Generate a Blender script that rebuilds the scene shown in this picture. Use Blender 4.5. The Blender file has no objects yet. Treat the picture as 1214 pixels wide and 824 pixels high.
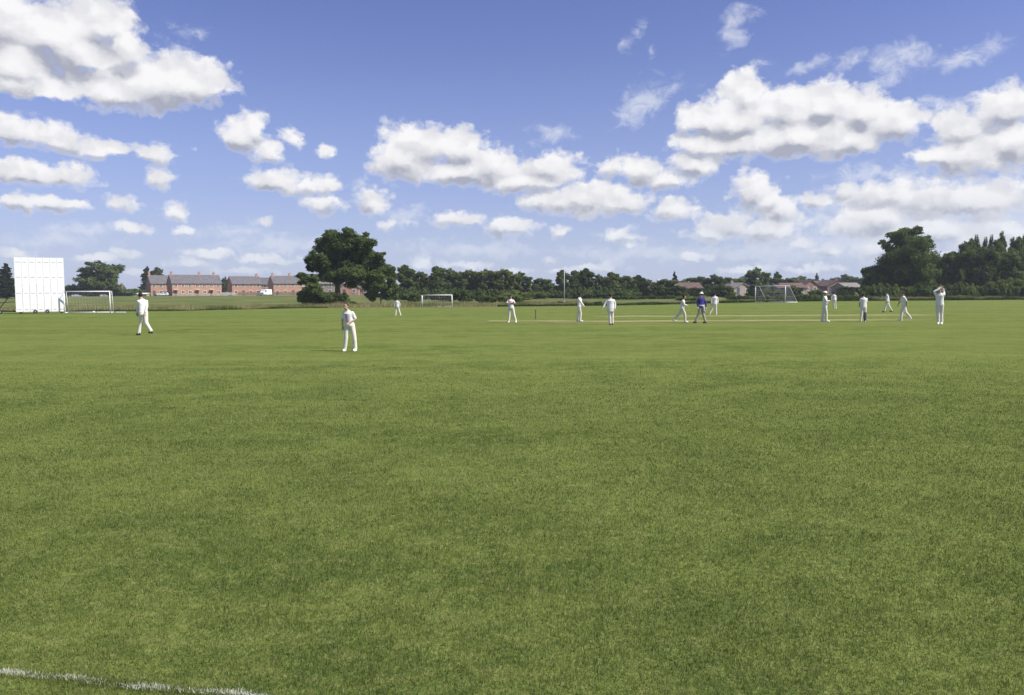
import bpy, bmesh, math, random
import numpy as np
from mathutils import Vector, Matrix, noise as mnoise

scene = bpy.context.scene
COL = scene.collection
random.seed(7)
rng = np.random.default_rng(11)

# ------------------------------------------------------------------ camera
FPX, CX, CY, HOR, CAMH = 950.0, 607.0, 412.0, 349.0, 1.70
ROLL = 0.0049
A = math.atan((CY - HOR) / FPX)
Fv = Vector((0, math.cos(A), -math.sin(A)))
Rv = Vector((math.cos(ROLL), 0, -math.sin(ROLL)))
Rv = (Rv - Fv * Rv.dot(Fv)).normalized()
Uv = Rv.cross(Fv).normalized()
CAM = Vector((0, 0, CAMH))

def pdir(px, py):
    return (Fv + Rv * ((px - CX) / FPX) - Uv * ((py - CY) / FPX))

def at(px, py, d):
    v = pdir(px, py)
    return CAM + v * (d / v.y)

def sstep(a, b, t):
    t = np.clip((t - a) / (b - a), 0, 1)
    return t * t * (3 - 2 * t)

EX = [-400, -60, -38, -28, 0, 37, 82, 400]
EY = [90, 90, 91, 108, 112, 122, 130, 130]
def edge(x):
    return np.interp(x, EX, EY)

def terrain(x, y):
    z = 1.75 * sstep(112, 310, y)
    z = z + 0.38 * sstep(10, 50, x) * sstep(75, 120, y) * (1 - sstep(150, 300, y))
    return z

def tz(x, y):
    return float(terrain(np.float64(x), np.float64(y)))

def ground_hit(px, py):
    v = pdir(px, py)
    t = 2.0
    while t < 400:
        p = CAM + v * (t / v.y)
        if p.z <= tz(p.x, p.y):
            return Vector((p.x, p.y, tz(p.x, p.y)))
        t += 0.02 if t < 20 else 0.1
    return Vector((p.x, p.y, tz(p.x, p.y)))

cam = bpy.data.cameras.new('camera')
cam.sensor_width = 36.0
cam.lens = FPX / 1214 * 36.0
cam.clip_end = 9000
co = bpy.data.objects.new('camera', cam)
M = Matrix((Rv, Uv, -Fv)).transposed().to_4x4()
M.translation = CAM
co.matrix_world = M
COL.objects.link(co)
scene.camera = co

# ------------------------------------------------------------------ node helpers
class NT:
    def __init__(s, tree):
        s.t = tree
    def n(s, kind, **kw):
        nd = s.t.nodes.new(kind)
        ins = kw.pop('ins', {})
        for k, v in kw.items():
            setattr(nd, k, v)
        for k, v in ins.items():
            s.put(nd.inputs[k], v)
        return nd
    def put(s, sock, v):
        if isinstance(v, bpy.types.NodeSocket):
            s.t.links.new(v, sock)
        else:
            sock.default_value = v
    def math(s, op, a, b=None, c=None, clamp=False):
        nd = s.t.nodes.new('ShaderNodeMath'); nd.operation = op; nd.use_clamp = clamp
        for i, v in enumerate((a, b, c)):
            if v is not None: s.put(nd.inputs[i], v)
        return nd.outputs[0]
    def vmath(s, op, a, b=None, c=None):
        nd = s.t.nodes.new('ShaderNodeVectorMath'); nd.operation = op
        for i, v in enumerate((a, b, c)):
            if v is not None: s.put(nd.inputs[i], v)
        return nd.outputs['Value'] if op in ('LENGTH', 'DOT_PRODUCT') else nd.outputs[0]
    def ramp(s, v, a, b, c=0.0, d=1.0, smooth=True):
        nd = s.t.nodes.new('ShaderNodeMapRange')
        nd.interpolation_type = 'SMOOTHSTEP' if smooth else 'LINEAR'
        s.put(nd.inputs[0], v)
        for i, q in enumerate((a, b, c, d)): nd.inputs[i + 1].default_value = q
        return nd.outputs[0]
    def mix(s, f, a, b, blend='MIX'):
        nd = s.t.nodes.new('ShaderNodeMix'); nd.data_type = 'RGBA'; nd.blend_type = blend
        s.put(nd.inputs[0], f)
        def c(v): return (*v, 1) if isinstance(v, tuple) and len(v) == 3 else v
        s.put(nd.inputs[6], c(a)); s.put(nd.inputs[7], c(b))
        return nd.outputs[2]
    def noise(s, vec, scale, detail=4, rough=0.55, dim='3D', out='Fac', dist=0.0):
        nd = s.t.nodes.new('ShaderNodeTexNoise'); nd.noise_dimensions = dim
        s.put(nd.inputs['Vector'], vec); nd.inputs['Scale'].default_value = scale
        nd.inputs['Detail'].default_value = detail; nd.inputs['Roughness'].default_value = rough
        nd.inputs['Distortion'].default_value = dist
        return nd.outputs[out]

def new_mat(name):
    m = bpy.data.materials.new(name); m.use_nodes = True
    t = m.node_tree; t.nodes.clear()
    q = NT(t)
    out = t.nodes.new('ShaderNodeOutputMaterial')
    return m, q, out

def simple_mat(name, col, rough=0.7, var=0.15, scale=3.0, bump=0.0, metallic=0.0, coord='Object', spec=0.3):
    m, q, out = new_mat(name)
    tc = q.n('ShaderNodeTexCoord')
    nz = q.noise(tc.outputs[coord], scale, 5, 0.6)
    c = q.mix(q.ramp(nz, 0.3, 0.7), tuple(v * (1 - var) for v in col), tuple(min(1, v * (1 + var)) for v in col))
    b = q.n('ShaderNodeBsdfPrincipled', ins={'Base Color': c, 'Roughness': rough, 'Metallic': metallic, 'Specular IOR Level': spec})
    if bump > 0:
        bp = q.n('ShaderNodeBump', ins={'Strength': bump, 'Distance': 0.05, 'Height': nz})
        q.put(b.inputs['Normal'], bp.outputs[0])
    q.t.links.new(b.outputs[0], out.inputs[0])
    return m

# ------------------------------------------------------------------ world: sky with cumulus
SUN_EL = math.radians(49)
SUN_DIR2 = Vector((1.0, -0.34)).normalized()          # where the sun stands, seen from above
SUN_AZ = math.atan2(SUN_DIR2.x, SUN_DIR2.y)           # clockwise from +Y

# each cloud lump: centre and half-size, written in degrees-like photo units (converted to azimuth/elevation)
CUMULUS = [
 (60,35,95,44),(100,60,60,34),(120,18,52,34),(150,55,34,30),(20,70,60,40),(0,20,60,50),
 (205,92,78,34),(245,97,42,32),(140,105,95,30),(60,103,80,20),(20,98,50,20),
 (12,157,56,23),(70,165,50,19),(125,176,48,13),(178,179,36,14),
 (30,206,62,18),(78,208,38,18),(20,239,44,13),(58,239,38,12),(92,242,26,9),
 (187,209,19,13),(140,241,26,13),(208,251,20,11),(157,270,28,8),(220,276,13,5),
 (285,158,34,26),(322,178,24,16),(300,148,20,18),(347,163,13,11),(382,180,11,10),
 (326,214,40,16),(372,219,36,13),(386,243,30,13),(440,239,24,17),(467,266,20,8),(305,263,12,5),
 (495,175,54,36),(480,190,42,32),(548,176,42,32),(585,198,52,26),(545,205,70,18),(650,200,46,26),(625,215,60,18),
 (700,235,60,24),(660,238,50,16),(740,240,50,17),(800,248,32,18),(760,200,42,20),(725,197,20,16),(790,212,34,12),
 (533,257,24,12),(560,262,26,9),(602,269,38,14),(665,274,15,7),(735,281,32,9),(742,276,16,9),(655,305,14,5),(748,293,12,5),
 (882,108,34,32),(835,140,42,26),(868,140,60,36),(930,128,52,34),(975,124,46,34),(1020,128,46,36),(1060,146,50,34),(950,160,120,30),(1000,168,90,22),(870,172,80,20),(820,195,42,16),(830,172,40,20),
 (1190,128,46,32),(1140,150,42,34),(1150,180,70,30),(1200,172,40,34),(1110,185,50,16),
 (898,225,36,30),(915,240,30,22),(870,268,38,20),(910,274,46,18),(925,250,26,24),(845,275,34,12),
 (965,238,34,12),(1000,225,26,10),(985,296,22,9),(1045,232,56,20),(1100,238,80,26),(1170,235,80,32),(1030,262,60,24),(1100,276,90,22),(1180,282,80,26),(950,290,14,7),(1200,300,60,18),(1060,296,70,14),(1140,308,70,12),
 (12,300,26,10),(250,301,36,8),(110,306,40,7),(150,300,16,5),(232,312,30,7),(500,315,24,8),(320,308,40,6),(410,312,26,7),(560,315,30,5),(960,318,40,5),(820,305,22,5),(700,318,40,5),
 (160,322,30,6),(290,320,40,6),(600,322,40,5),(890,318,40,6),
]
WISPS = [
 (762,122,38,22,-0.5),(750,135,20,18,0),(795,106,24,9,-0.2),(878,20,26,16,-0.4),(868,40,20,18,-0.3),(1075,64,50,18,0.1),(1150,66,52,13,-0.25),(1050,82,30,20,0.5),
 (1010,66,28,10,-0.5),(740,52,12,9,-0.6),(757,35,8,7,-0.5),(771,60,7,10,-0.4),(228,35,24,9,0),(203,57,18,12,0.2),(652,160,26,11,0.1),(905,78,14,8,0),(960,78,36,8,-.2),
 (100,272,60,10,0),(280,272,50,9,0),(480,255,36,10,0),(425,215,10,12,.1),(1110,120,40,8,0),
 (1080,250,190,42,0),(1000,290,170,26,0),(900,300,120,16,0),(1190,270,120,50,0),(340,290,110,14,0),(560,296,120,14,0),(760,300,120,14,0),(60,285,80,12,0),(1040,205,80,14,0),(980,262,60,16,0),
]
def azel(px, py):
    v = pdir(px, py).normalized()
    return math.atan2(v.x, v.y), math.asin(v.z)

def blob(cx, cy, rx, ry):
    a0, e0 = azel(cx, cy)
    a1, _ = azel(cx + rx, cy); _, e1 = azel(cx, cy - ry)
    return a0, e0, max(abs(a1 - a0), .003), max(abs(e1 - e0), .002)

def field_group(name, blobs, k, rot=None):
    g = bpy.data.node_groups.new(name, 'ShaderNodeTree')
    g.interface.new_socket('P', in_out='INPUT', socket_type='NodeSocketVector')
    g.interface.new_socket('F', in_out='OUTPUT', socket_type='NodeSocketFloat')
    q = NT(g)
    gi = g.nodes.new('NodeGroupInput'); go = g.nodes.new('NodeGroupOutput')
    acc = None
    for i, b in enumerate(blobs):
        a, e, ra, re = blob(*b[:4])
        src = gi.outputs[0]
        if len(b) > 4 and b[4]:
            r = g.nodes.new('ShaderNodeVectorRotate'); r.rotation_type = 'Z_AXIS'
            g.links.new(src, r.inputs['Vector']); r.inputs['Center'].default_value = (a, e, 0)
            r.inputs['Angle'].default_value = b[4]
            src = r.outputs[0]
        kk = min(1.0, max(0.42, (math.sqrt(b[2] * b[3]) / 34.0) ** 0.6))
        ra *= 1 + .28 * (1 - kk); re *= 1 + .28 * (1 - kk)
        v = q.vmath('MULTIPLY_ADD', src, (1 / ra, 1 / re, 0), (-a / ra, -e / re, 0))
        L = q.vmath('LENGTH', v)
        kk = min(1.0, max(0.42, (math.sqrt(b[2] * b[3]) / 34.0) ** 0.6))
        if kk < 1: L = q.math('MULTIPLY_ADD', L, kk, 1 - kk)
        acc = L if acc is None else q.math('SMOOTH_MIN', acc, L, k)
    g.links.new(q.math('SUBTRACT', 1.0, acc), go.inputs[0])
    return g

world = bpy.data.worlds.new('World'); scene.world = world
world.use_nodes = True
wt = world.node_tree; wt.nodes.clear(); W = NT(wt)
tc = W.n('ShaderNodeTexCoord'); sep = W.n('ShaderNodeSeparateXYZ', ins={0: tc.outputs['Generated']})
X, Y, Z = sep.outputs
azn = W.math('ARCTAN2', X, Y)
eln = W.math('ARCSINE', Z)
P = W.n('ShaderNodeCombineXYZ', ins={0: azn, 1: eln}).outputs[0]
sky = W.n('ShaderNodeTexSky', sky_type='NISHITA')
sky.sun_disc = False; sky.sun_elevation = SUN_EL; sky.sun_rotation = SUN_AZ
sky.altitude = 50; sky.air_density = 1.0; sky.dust_density = 0.6; sky.ozone_density = 2.0

SKYTINT = (0.86, 0.78, 1.10)

Ps = W.vmath('MULTIPLY', P, (1.0, 1.25, 1.0))
w1 = W.vmath('SUBTRACT', W.noise(Ps, 15, 2, 0.5, '2D', 'Color'), (0.5, 0.5, 0.5))
w2 = W.vmath('SUBTRACT', W.noise(Ps, 52, 3, 0.6, '2D', 'Color'), (0.5, 0.5, 0.5))
Pw = W.vmath('MULTIPLY_ADD', w2, (0.014, 0.010, 0), W.vmath('MULTIPLY_ADD', w1, (0.024, 0.014, 0), P))
w3 = W.vmath('SUBTRACT', W.noise(Ps, 150, 4, 0.65, '2D', 'Color'), (0.5, 0.5, 0.5))
Pw = W.vmath('MULTIPLY_ADD', w3, (0.0075, 0.0055, 0), Pw)
Pu = W.vmath('ADD', W.vmath('MULTIPLY_ADD', w2, (0.012, 0.007, 0), W.vmath('MULTIPLY_ADD', w1, (0.014, 0.006, 0), P)), W.n('ShaderNodeCombineXYZ', ins={0: 0.003, 1: W.ramp(Z, 0.10, 0.27, 0.007, 0.029)}).outputs[0])
def puffs(Pin):
    Pq = W.vmath('MULTIPLY_ADD', w2, (0.012, 0.012, 0), W.vmath('MULTIPLY', Pin, (1.0, 1.25, 1.0)))
    v1 = W.n('ShaderNodeTexVoronoi', voronoi_dimensions='2D', feature='F1', ins={'Vector': Pq, 'Scale': 30.0})
    v2 = W.n('ShaderNodeTexVoronoi', voronoi_dimensions='2D', feature='F1', ins={'Vector': Pq, 'Scale': 74.0})
    fb = W.noise(Pq, 40, 7, 0.60, '2D')
    n = W.math('MULTIPLY_ADD', v1.outputs['Distance'], -0.34, 0.16)
    n = W.math('MULTIPLY_ADD', v2.outputs['Distance'], -0.22, W.math('ADD', n, 0.10))
    return W.math('MULTIPLY_ADD', W.math('SUBTRACT', fb, 0.5), 1.05, n)
n0 = puffs(P)
def soft(Pin):
    Pq = W.vmath('MULTIPLY_ADD', w2, (0.010, 0.010, 0), W.vmath('MULTIPLY', Pin, (1.0, 1.25, 1.0)))
    v1 = W.n('ShaderNodeTexVoronoi', voronoi_dimensions='2D', feature='F1', ins={'Vector': Pq, 'Scale': 30.0})
    fb = W.noise(Pq, 26, 3, 0.5, '2D')
    return W.math('MULTIPLY_ADD', v1.outputs['Distance'], -0.30, fb)
local = W.ramp(W.math('SUBTRACT', soft(W.vmath('ADD', P, (0.005, 0.010, 0))), soft(P)), -0.18, 0.26)
wn = W.noise(W.vmath('MULTIPLY', P, (1, 1.6, 1)), 40, 7, 0.68, '2D', dist=0.6)
ww = W.vmath('SUBTRACT', W.noise(P, 30, 3, 0.6, '2D', 'Color'), (0.5, 0.5, 0.5))
Pww = W.vmath('MULTIPLY_ADD', ww, (0.04, 0.03, 0), P)
wq = W.math('MULTIPLY_ADD', W.math('SUBTRACT', wn, 0.5), 1.9, 0.12)
sc = W.vmath('MULTIPLY', sky.outputs[0], SKYTINT)
hz = W.ramp(Z, 0.0, 0.34, 1.0, 0.0)
sc = W.mix(W.math('MULTIPLY', hz, 0.50), sc, (3.7, 4.6, 6.8))
low = W.ramp(Z, 0.0, 0.13, 0.55, 0.0)
LOWC = (4.7, 5.5, 7.0)
clear = W.n('ShaderNodeBackground', ins={'Color': W.mix(low, sc, LOWC), 'Strength': 0.089}).outputs[0]

# clouds are worked out in vertical slices of the sky so that each ray only tests the lumps near it
AZ0, AZ1, NS = -0.66, 0.66, 12
def slice_shader(k):
    a0 = AZ0 + (AZ1 - AZ0) * k / NS; a1 = AZ0 + (AZ1 - AZ0) * (k + 1) / NS
    def sel(bl, m):
        r = []
        for b in bl:
            a, e, ra, re = blob(*b[:4])
            rr_ = max(ra, re) if len(b) > 4 else ra
            if a + m * rr_ + .02 > a0 and a - m * rr_ - .02 < a1: r.append(b)
        return r
    cb, wb = sel(CUMULUS, 2.2), sel(WISPS, 2.2)
    if not cb: cb = [(-900, 300, 10, 5)]
    if not wb: wb = [(-900, 300, 10, 5)]
    gC = field_group('cumulus_field', cb, 0.22); gW = field_group('wisp_field', wb, 0.3)
    def call(g_, p_):
        g = wt.nodes.new('ShaderNodeGroup'); g.node_tree = g_; wt.links.new(p_, g.inputs[0]); return g.outputs[0]
    base = call(gC, Pw); F0 = W.math('MULTIPLY_ADD', n0, W.ramp(base, 0.22, 0.62, 1.0, 0.25), base)
    up_ = call(gC, Pu)
    dens = W.math('POWER', W.ramp(F0, 0.0, 0.48), 0.8)
    sat = W.math('SUBTRACT', W.math('MINIMUM', up_, 0.85), W.math('MINIMUM', base, 0.85))
    inner = W.ramp(W.math('MULTIPLY_ADD', base, -0.62, up_), -0.10, 0.34)
    under = W.math('MULTIPLY_ADD', inner, 0.26, W.math('MULTIPLY', W.ramp(sat, -0.06, 0.42), 0.78))
    edge_ = W.ramp(F0, -0.05, 0.38)
    shade = W.math('MULTIPLY_ADD', local, W.math('MULTIPLY_ADD', under, 0.15, 0.30), W.math('MULTIPLY', under, 0.72), clamp=True)
    shade = W.math('MULTIPLY', shade, W.math('MULTIPLY_ADD', edge_, 0.75, 0.25))
    ccol = W.mix(shade, (8.2, 8.15, 8.25), (3.5, 3.65, 4.4))
    wd = W.math('MULTIPLY', W.ramp(W.math('ADD', wq, call(gW, Pww)), 0.0, 1.2), 0.62)
    c = W.mix(wd, sc, (7.0, 7.2, 7.8))
    c = W.mix(dens, c, ccol)
    c = W.mix(low, c, LOWC)
    return W.n('ShaderNodeBackground', ins={'Color': c, 'Strength': 0.089}).outputs[0]
def split(lo, hi):
    if hi - lo == 1: return slice_shader(lo)
    mid = (lo + hi) // 2
    f_ = W.math('GREATER_THAN', azn, AZ0 + (AZ1 - AZ0) * mid / NS)
    m_ = wt.nodes.new('ShaderNodeMixShader'); wt.links.new(f_, m_.inputs[0])
    wt.links.new(split(lo, mid), m_.inputs[1]); wt.links.new(split(mid, hi), m_.inputs[2])
    return m_.outputs[0]
inside = W.math('MULTIPLY', W.math('LESS_THAN', W.math('ABSOLUTE', azn), AZ1), W.math('MULTIPLY', W.math('GREATER_THAN', Z, -0.02), W.math('LESS_THAN', Z, 0.50)))
m_ = wt.nodes.new('ShaderNodeMixShader'); wt.links.new(inside, m_.inputs[0])
wt.links.new(clear, m_.inputs[1]); wt.links.new(split(0, NS), m_.inputs[2])
wo = W.n('ShaderNodeOutputWorld'); wt.links.new(m_.outputs[0], wo.inputs[0])
world.cycles.sampling_method = 'MANUAL'; world.cycles.sample_map_resolution = 256

sun = bpy.data.lights.new('sun', 'SUN'); sun.energy = 5.0; sun.angle = math.radians(0.55); sun.color = (1.0, 0.95, 0.86)
so = bpy.data.objects.new('sun', sun); COL.objects.link(so)
sd = Vector((SUN_DIR2.x * math.cos(SUN_EL), SUN_DIR2.y * math.cos(SUN_EL), math.sin(SUN_EL)))
so.rotation_euler = sd.to_track_quat('Z', 'Y').to_euler(); so.location = (60, -40, 80)

scene.view_settings.view_transform = 'Standard'
scene.view_settings.look = 'None'
scene.view_settings.exposure = 0.40
scene.render.engine = 'CYCLES'
scene.cycles.max_bounces = 6
scene.cycles.transparent_max_bounces = 8

# ------------------------------------------------------------------ object helpers
def tag(o, label=None, cat=None, group=None, kind=None):
    if label: o['label'] = label
    if cat: o['category'] = cat
    if group: o['group'] = group
    if kind: o['kind'] = kind
    return o

def empty(name, loc, rz=0):
    o = bpy.data.objects.new(name, None); COL.objects.link(o)
    o.location = loc; o.rotation_euler = (0, 0, rz); o.empty_display_size = 0.3
    return o

def link_mesh(name, me, mat=None, parent=None, smooth=False):
    o = bpy.data.objects.new(name, me); COL.objects.link(o)
    if mat is not None and not me.materials: me.materials.append(mat)
    if parent is not None: o.parent = parent
    if smooth:
        me.polygons.foreach_set('use_smooth', [True] * len(me.polygons))
    return o

def from_bm(name, bm, mat=None, parent=None, smooth=False):
    me = bpy.data.meshes.new(name); bm.to_mesh(me); bm.free()
    return link_mesh(name, me, mat, parent, smooth)

def np_mesh(name, verts, nper):
    """verts (N*nper,3): polygons of nper consecutive vertices"""
    nv = len(verts); nf = nv // nper
    me = bpy.data.meshes.new(name)
    me.vertices.add(nv); me.vertices.foreach_set('co', verts.astype(np.float32).ravel())
    me.loops.add(nv); me.loops.foreach_set('vertex_index', np.arange(nv, dtype=np.int32))
    me.polygons.add(nf)
    me.polygons.foreach_set('loop_start', np.arange(0, nv, nper, dtype=np.int32))
    me.polygons.foreach_set('loop_total', np.full(nf, nper, dtype=np.int32))
    me.update(calc_edges=True)
    return me

def copy_tree(o, parent=None):
    c = o.copy(); COL.objects.link(c); c.parent = parent
    for ch in list(o.children):
        copy_tree(ch, c)
    return c

def box(bm, c, s, rz=0.0, bevel=0.0):
    m = Matrix.Translation(c) @ Matrix.Rotation(rz, 4, 'Z') @ Matrix.Diagonal((s[0], s[1], s[2], 1))
    r = bmesh.ops.create_cube(bm, size=1.0, matrix=m)
    if bevel > 0:
        es = list({e for v in r['verts'] for e in v.link_edges})
        bmesh.ops.bevel(bm, geom=es, offset=bevel, segments=2, affect='EDGES')

def cone(bm, a, b, ra, rb, seg=10, cap=True):
    a = Vector(a); b = Vector(b); d = b - a; L = d.length
    if L < 1e-6: return
    q = d.to_track_quat('Z', 'Y').to_matrix().to_4x4()
    m = Matrix.Translation((a + b) / 2) @ q
    bmesh.ops.create_cone(bm, cap_ends=cap, segments=seg, radius1=ra, radius2=rb, depth=L, matrix=m)

def ball(bm, c, r, rot=None, seg=12):
    if not hasattr(r, '__len__'): r = (r, r, r)
    m = Matrix.Translation(c) @ (rot.to_4x4() if rot is not None else Matrix.Identity(4)) @ Matrix.Diagonal((r[0], r[1], r[2], 1))
    bmesh.ops.create_uvsphere(bm, u_segments=seg, v_segments=max(6, seg // 2 + 2), radius=1.0, matrix=m)

# ------------------------------------------------------------------ ground
def grass_color(q, pos):
    P0 = q.vmath('MULTIPLY', pos, (0.85, 1.0, 0))
    big = q.noise(P0, 0.12, 4, 0.6)
    mid = q.noise(P0, 0.9, 7, 0.68)
    sm = q.noise(P0, 4.5, 6, 0.72)
    cl = q.noise(P0, 14.0, 3, 0.7)
    c = q.mix(q.ramp(mid, 0.38, 0.62), (0.058, 0.098, 0.018), (0.158, 0.202, 0.045))
    c = q.mix(q.ramp(big, 0.38, 0.64, 0, 0.55), c, (0.170, 0.212, 0.050))
    c = q.mix(q.ramp(sm, 0.50, 0.68, 0, 0.65), c, (0.240, 0.250, 0.082))
    c = q.mix(q.ramp(sm, 0.34, 0.50, 0.60, 0.0), c, (0.048, 0.090, 0.018))
    c = q.mix(q.ramp(cl, 0.52, 0.68, 0, 0.5), c, (0.275, 0.275, 0.105))
    c = q.mix(q.ramp(cl, 0.34, 0.48, 0.45, 0.0), c, (0.045, 0.080, 0.016))
    # occasional dry, worn scuffs
    dry = q.noise(q.vmath('MULTIPLY', pos, (0.5, 1, 0)), 0.35, 6, 0.65)
    c = q.mix(q.ramp(dry, 0.63, 0.76, 0, 0.5), c, (0.24, 0.20, 0.10))
    return c

ground_mat, q, out = new_mat('grass_ground')
geo = q.n('ShaderNodeNewGeometry'); pos = geo.outputs['Position']
sp = q.n('ShaderNodeSeparateXYZ', ins={0: pos})
gc = grass_color(q, pos)
fine = q.noise(q.vmath('MULTIPLY', pos, (1, 0.6, 0)), 42.0, 3, 0.7)
gc = q.mix(q.ramp(fine, 0.3, 0.72, 0.0, 1.0), q.mix(0.5, gc, (0.03, 0.055, 0.012)), q.mix(0.30, gc, (0.26, 0.30, 0.10)))
# mowing bands, far off, very faint
band = q.noise(q.vmath('MULTIPLY', pos, (0.03, 1, 0)), 0.22, 3, 0.5)
gc = q.mix(q.ramp(band, 0.4, 0.65, 0.0, 0.35), gc, (0.18, 0.205, 0.06))
fc = q.n('ShaderNodeFloatCurve')
xx = q.math('MULTIPLY_ADD', sp.outputs[0], 1 / 200.0, 0.5, clamp=True)
q.put(fc.inputs['Value'], xx)
cv = fc.mapping.curves[0]
pts = [(-100, 90), (-60, 90), (-38, 91), (-28, 108), (0, 112), (37, 122), (82, 130), (100, 130)]
cv.points[0].location = ((pts[0][0]) / 200 + .5, pts[0][1] / 200); cv.points[1].location = (1.0, 0.65)
for x_, y_ in pts[1:-1]:
    cv.points.new(x_ / 200 + .5, y_ / 200)
for p_ in cv.points: p_.handle_type = 'VECTOR'
fc.mapping.update()
e_ = q.math('SUBTRACT', sp.outputs[1], q.math('MULTIPLY', fc.outputs[0], 200.0))
en = q.noise(pos, 0.5, 4, 0.6)
e_ = q.math('ADD', e_, q.math('MULTIPLY_ADD', en, 3.0, -1.5))
mask = q.ramp(e_, -0.6, 0.6)
rn = q.noise(q.vmath('MULTIPLY', pos, (0.35, 1, 0)), 0.22, 6, 0.65)
rc = q.mix(q.ramp(rn, 0.35, 0.65), (0.075, 0.105, 0.032), (0.150, 0.165, 0.060))
rc = q.mix(q.ramp(rn, 0.52, 0.70, 0, 0.75), rc, (0.25, 0.225, 0.115))
gc = q.mix(mask, gc, rc)
bmp = q.n('ShaderNodeBump', ins={'Strength': 0.55, 'Distance': 0.03, 'Height': fine})
gb = q.n('ShaderNodeBsdfPrincipled', ins={'Base Color': gc, 'Roughness': 0.85, 'Specular IOR Level': 0.0, 'Normal': bmp.outputs[0]})
q.t.links.new(gb.outputs[0], out.inputs[0])

def axis(*segs):
    a = []
    for lo, hi, st in segs: a += list(np.arange(lo, hi, st))
    return np.array(a + [segs[-1][1]])
gx = axis((-4000, -600, 400), (-600, -140, 40), (-140, 140, 2.5), (140, 600, 40), (600, 4000, 400))
gy = axis((-600, -40, 80), (-40, 70, 5), (70, 330, 2.5), (330, 800, 60), (800, 6000, 600))
GX, GY = np.meshgrid(gx, gy)
GZ = terrain(GX, GY)
vv = np.stack([GX, GY, GZ], -1).reshape(-1, 3)
nx, ny = len(gx), len(gy)
ii, jj = np.meshgrid(np.arange(nx - 1), np.arange(ny - 1))
a0 = (jj * nx + ii).ravel()
faces = np.stack([a0, a0 + 1, a0 + 1 + nx, a0 + nx], 1)
me = bpy.data.meshes.new('ground'); me.from_pydata(vv.tolist(), [], faces.tolist()); me.update()
ground = link_mesh('ground', me, ground_mat, smooth=True)
tag(ground, kind='structure')

# short blades of the mown turf
blade_mat, q, out = new_mat('grass_blades')
geo = q.n('ShaderNodeNewGeometry')
at_ = q.n('ShaderNodeAttribute', attribute_name='rnd')
bc = grass_color(q, geo.outputs['Position'])
rsep = q.n('ShaderNodeSeparateColor', ins={0: at_.outputs['Color']})
bc = q.mix(q.ramp(rsep.outputs[0], 0.0, 1.0, 0.0, 0.5), bc, (0.27, 0.31, 0.095))
bc = q.mix(q.ramp(rsep.outputs[1], 0.93, 1.0, 0.0, 0.8), bc, (0.42, 0.40, 0.22))
bc = q.mix(q.ramp(rsep.outputs[2], 0.0, 0.35, 0.5, 0.0), bc, (0.05, 0.09, 0.02))
d_ = q.n('ShaderNodeBsdfDiffuse', ins={'Color': bc})
t_ = q.n('ShaderNodeBsdfTranslucent', ins={'Color': bc})
g_ = q.n('ShaderNodeBsdfGlossy', ins={'Color': (0.8, 0.85, 0.8, 1), 'Roughness': 0.45})
mx = q.n('ShaderNodeMixShader', ins={0: 0.35, 1: d_.outputs[0], 2: t_.outputs[0]})
mx2 = q.n('ShaderNodeMixShader', ins={0: 0.012, 1: mx.outputs[0], 2: g_.outputs[0]})
q.t.links.new(mx2.outputs[0], out.inputs[0])

def blades(x, y, z, h, w, lean=0.85, r=rng):
    n = len(x)
    th = r.uniform(0, 2 * np.pi, n); la = r.uniform(0, 2 * np.pi, n); le = np.abs(r.normal(0, lean, n)).clip(0, 1.25)
    side = np.stack([np.cos(th), np.sin(th), np.zeros(n)], 1) * (w / 2)[:, None]
    tip = np.stack([np.cos(la) * np.sin(le), np.sin(la) * np.sin(le), np.cos(le)], 1) * h[:, None]
    b = np.stack([x, y, z], 1)
    return np.stack([b - side, b + side, b + tip], 1).reshape(-1, 3)

def vnoise(x, y, scale, seed):
    g = np.random.default_rng(seed).uniform(0, 1, (257, 257))
    u = (x * scale) % 256; v = (y * scale) % 256
    i = u.astype(int); j = v.astype(int); fu = u - i; fv = v - j
    fu = fu * fu * (3 - 2 * fu); fv = fv * fv * (3 - 2 * fv)
    return (g[i, j] * (1 - fu) + g[i + 1, j] * fu) * (1 - fv) + (g[i, j + 1] * (1 - fu) + g[i + 1, j + 1] * fu) * fv

N = 1100000
yy = np.exp(rng.uniform(np.log(2.3), np.log(28), N))
xx_ = rng.uniform(-1, 1, N) * (0.70 * yy + 0.8)
zz = np.zeros(N)
tuft = 0.5 * vnoise(xx_, yy, 22, 1) + 0.3 * vnoise(xx_, yy, 9, 2) + 0.3 * vnoise(xx_, yy, 3.1, 3)
hh = rng.uniform(0.010, 0.026, N) * (1 + 0.015 * yy) * (0.35 + 1.35 * tuft)
wwid = rng.uniform(0.0016, 0.0036, N) * (yy / 3.2) ** 0.85
keep = rng.uniform(0, 1, N) < 1 - sstep(7, 24, yy)
xx_, yy, zz, hh, wwid = xx_[keep], yy[keep], zz[keep], hh[keep], wwid[keep]

# extra fine blades where the painted line runs
LA, LB = ground_hit(0, 799), ground_hit(255, 826)
ne = 26000; t_ = rng.uniform(-1.2, 2.2, ne); o_ = rng.normal(0, .020, ne); dL = (LB - LA)
nrm_ = Vector((-dL.y, dL.x, 0)).normalized()
xx_ = np.concatenate([xx_, LA.x + dL.x * t_ + nrm_.x * o_]); yy = np.concatenate([yy, LA.y + dL.y * t_ + nrm_.y * o_])
zz = np.zeros(len(xx_)); hh = np.concatenate([hh, rng.uniform(.012, .024, ne)]); wwid = np.concatenate([wwid, rng.uniform(.0016, .0034, ne)])
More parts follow.
